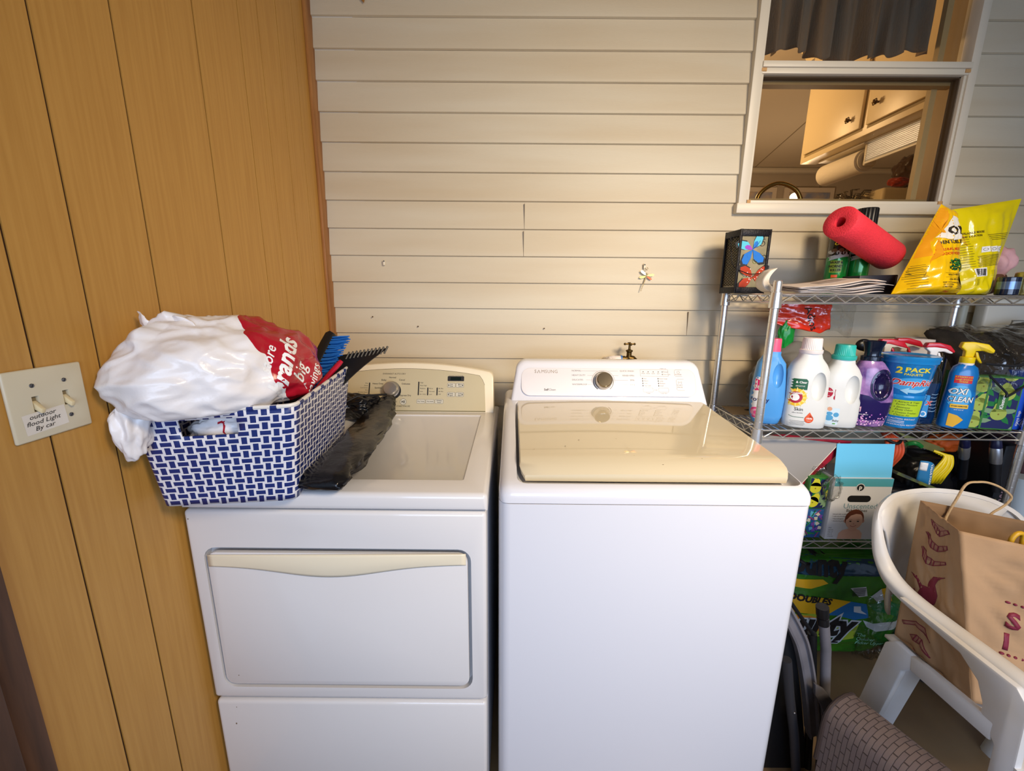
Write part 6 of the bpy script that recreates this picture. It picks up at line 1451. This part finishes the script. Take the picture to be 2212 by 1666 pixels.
s = MB(); s.ball((2.14, -.40, .20), 1, FILM, 5, lambda q, u: Vector((u.x*.13, u.y*.035, u.z*.20))*(1+.35*noise.noise(u*2.4)+.18*noise.noise(u*7)))
for p in s.v: p.z = max(p.z, .004)
s.build('loose_wrap', t, sharp=180)['label'] = 'crinkled clear wrap'
s = MB(); s.ball((2.27, -.49, .075), 1, PDb, 4, lambda q, u: Vector((u.x*.10, u.y*.07, u.z*.08))*(1+.3*noise.noise(u*2.4)))
for p in s.v: p.z = max(p.z, .002)
tag(s.build('blue_plastic_bag', sharp=180), 'dark blue plastic bag crumpled on the floor right of the green multipack', 'bag')
s = MB(); s.box((2.27, -.36, .02), (2.43, -.12, .43), mat('pack_sky', '2A8ACB', .25, coat=.4, bump=.3), .03, 3); tag(s.build('wrapped_package', sharp=50), 'bright blue wrapped package behind the chair back under the shelving', 'package')

# ------------------------------------------------------------------ folded metal chair beside the washer
FT = mat('grey_tube', '7C7A80', .4, metal=.3, var=.2, vscale=20); FD = mat('dark_tube', '2A2A2E', .5)
t = thing('folding_chair', 'grey and black folded metal chair leaning between washer and shelving', 'chair', (1.57, -.8, 0))
s = MB(); pts = smooth_path([(1.44, -.80, .585), (1.481, -.80, .521), (1.502, -.80, .486), (1.527, -.80, .436), (1.558, -.80, .339), (1.585, -.80, .230), (1.605, -.80, .135)], 6)
rs = []
for i, p in enumerate(pts):
    t_ = (pts[min(i+1, len(pts)-1)]-pts[max(i-1, 0)]).normalized(); nx = t_.cross(Y_).normalized(); k = 1 if i < len(pts)-2 else .8
    rs.append([p+nx*a*k+Y_*b for a, b in ((-.017, .010), (-.017, -.010), (-.012, -.012), (-.010, -.006), (.008, -.004), (.011, -.011), (.017, -.009), (.017, .010))])
s.loft(rs, FT); s.build('seat_frame', t, sharp=30)
s = MB(); s.prism(POLY((1.42, .60), (1.475, .520), (1.51, .45), (1.54, .34), (1.567, .23), (1.60, .08), (1.61, .0), (1.43, .0), (1.43, .3)), (0, -.790, 0), X, Z, (0, .012, 0), mat('black_seat', '0E0F12', .5), .002); s.build('seat', t)
s = MB(); s.tube([(1.566, -.80, .545), (1.593, -.80, .429), (1.613, -.80, .293), (1.626, -.80, .182), (1.648, -.80, .0)], .0125, FT, 16); s.build('leg', t)
s = MB(); s.tube([(1.5625, -.80, .556), (1.5675, -.80, .532), (1.569, -.80, .525)], [.0150, .0150, .0135], BLACKP, 16); s.tube([(1.5690, -.80, .524), (1.5735, -.80, .503)], .0138, BLACKP, 16); s.build('rubber_cap', t)
s = MB(); s.tube([(1.45, -.79, .605), (1.477, -.79, .571), (1.526, -.79, .507), (1.563, -.79, .458)], .005, BLACKP, 8); s.tube([(1.562, -.785, .46), (1.588, -.785, .292), (1.62, -.785, .0)], .011, BLACKP, 12); s.build('brace', t)
s = MB(); s.tube([(1.47, -.83, .42), (1.494, -.83, .307), (1.525, -.83, .181), (1.56, -.83, .0)], .012, FD, 14); s.ball((1.506, -.842, .262), .004, SCW, 2); s.build('leg', t)
s = MB(); s.prism(POLY((1.555, .345), (1.585, .325), (1.622, .277), (1.650, .200), (1.672, .10), (1.688, .0), (1.640, .0), (1.632, .12), (1.612, .20), (1.585, .27), (1.56, .31)), (0, -.822, 0), X, Z, (0, -.012, 0), mat('grey_strap', '5E5B5E', .6, var=.3), .003); s.build('back_slat', t)

# ------------------------------------------------------------------ woven resin slab standing for a rattan chair arm
def rattan():
    m = bpy.data.materials.new('woven_brown_resin'); m.use_nodes = True; nt = m.node_tree; b = nt.nodes['Principled BSDF']; b.inputs['Roughness'].default_value = .45
    uv = nt.nodes.new('ShaderNodeUVMap'); br = nt.nodes.new('ShaderNodeTexBrick'); br.offset = .5; br.inputs['Scale'].default_value = 1
    br.inputs['Color1'].default_value = (*lin('675957'), 1); br.inputs['Color2'].default_value = (*lin('6E5F59'), 1); br.inputs['Mortar'].default_value = (*lin('443835'), 1)
    br.inputs['Brick Width'].default_value = 1; br.inputs['Row Height'].default_value = .5; br.inputs['Mortar Size'].default_value = .035; br.inputs['Mortar Smooth'].default_value = .6
    nt.links.new(uv.outputs[0], br.inputs['Vector']); nt.links.new(br.outputs['Color'], b.inputs['Base Color'])
    bp = nt.nodes.new('ShaderNodeBump'); bp.inputs['Strength'].default_value = 1; bp.inputs['Distance'].default_value = .004; bp.invert = True
    nt.links.new(br.outputs['Fac'], bp.inputs['Height']); nt.links.new(bp.outputs[0], b.inputs['Normal']); return m
RT = rattan()
t = thing('woven_slab', 'slim brown woven resin slab like a chair arm with rounded top edge in front of the folded chair', 'chair part', (1.64, -.98, 0))
d = Vector((.38, -.925, 0)).normalized(); wv = Vector((-d.y, d.x, 0))*-1; wv = Vector((-.925, -.38, 0)).normalized()
P0 = Vector((1.640, -.864, 0))
prof = [(0, 0), (0, .10), (0, .20), (0, .300), (.0, .335), (.006, .348), (.016, .355), (.045, .362), (.075, .360), (.098, .350), (.110, .335), (.116, .31), (.118, .20), (.120, .10), (.122, 0)]
acc = [0]
for i in range(1, len(prof)): acc.append(acc[-1]+math.dist(prof[i], prof[i-1]))
s = MB(); L_ = .27; v = []; uv = []; n = len(prof)
for j in range(13):
    for i, (a, z) in enumerate(prof): v.append(P0+d*(L_*j/12)+wv*a+Z*z); uv.append((acc[i]/.046, L_*j/12/.020+20))
f = [(j*n+i, j*n+i+1, (j+1)*n+i+1, (j+1)*n+i) for j in range(12) for i in range(n-1)]
s.add(v, f, RT, uv=uv)
for j in (0, 12): s.add([P0+d*(L_*j/12)+wv*a+Z*z for a, z in prof], [tuple(range(n)) if j else tuple(reversed(range(n)))], RT, uv=[(a/.03+3, z/.026+5) for a, z in prof])
s.build('woven_body', t, sharp=50)
s = MB(); s.tube([P0-d*.004+wv*a+Z*(z-.003) for a, z in prof[3:13]], .0055, mat('dark_brown_rim', '3E322E', .5), 8); s.build('end_rim', t)
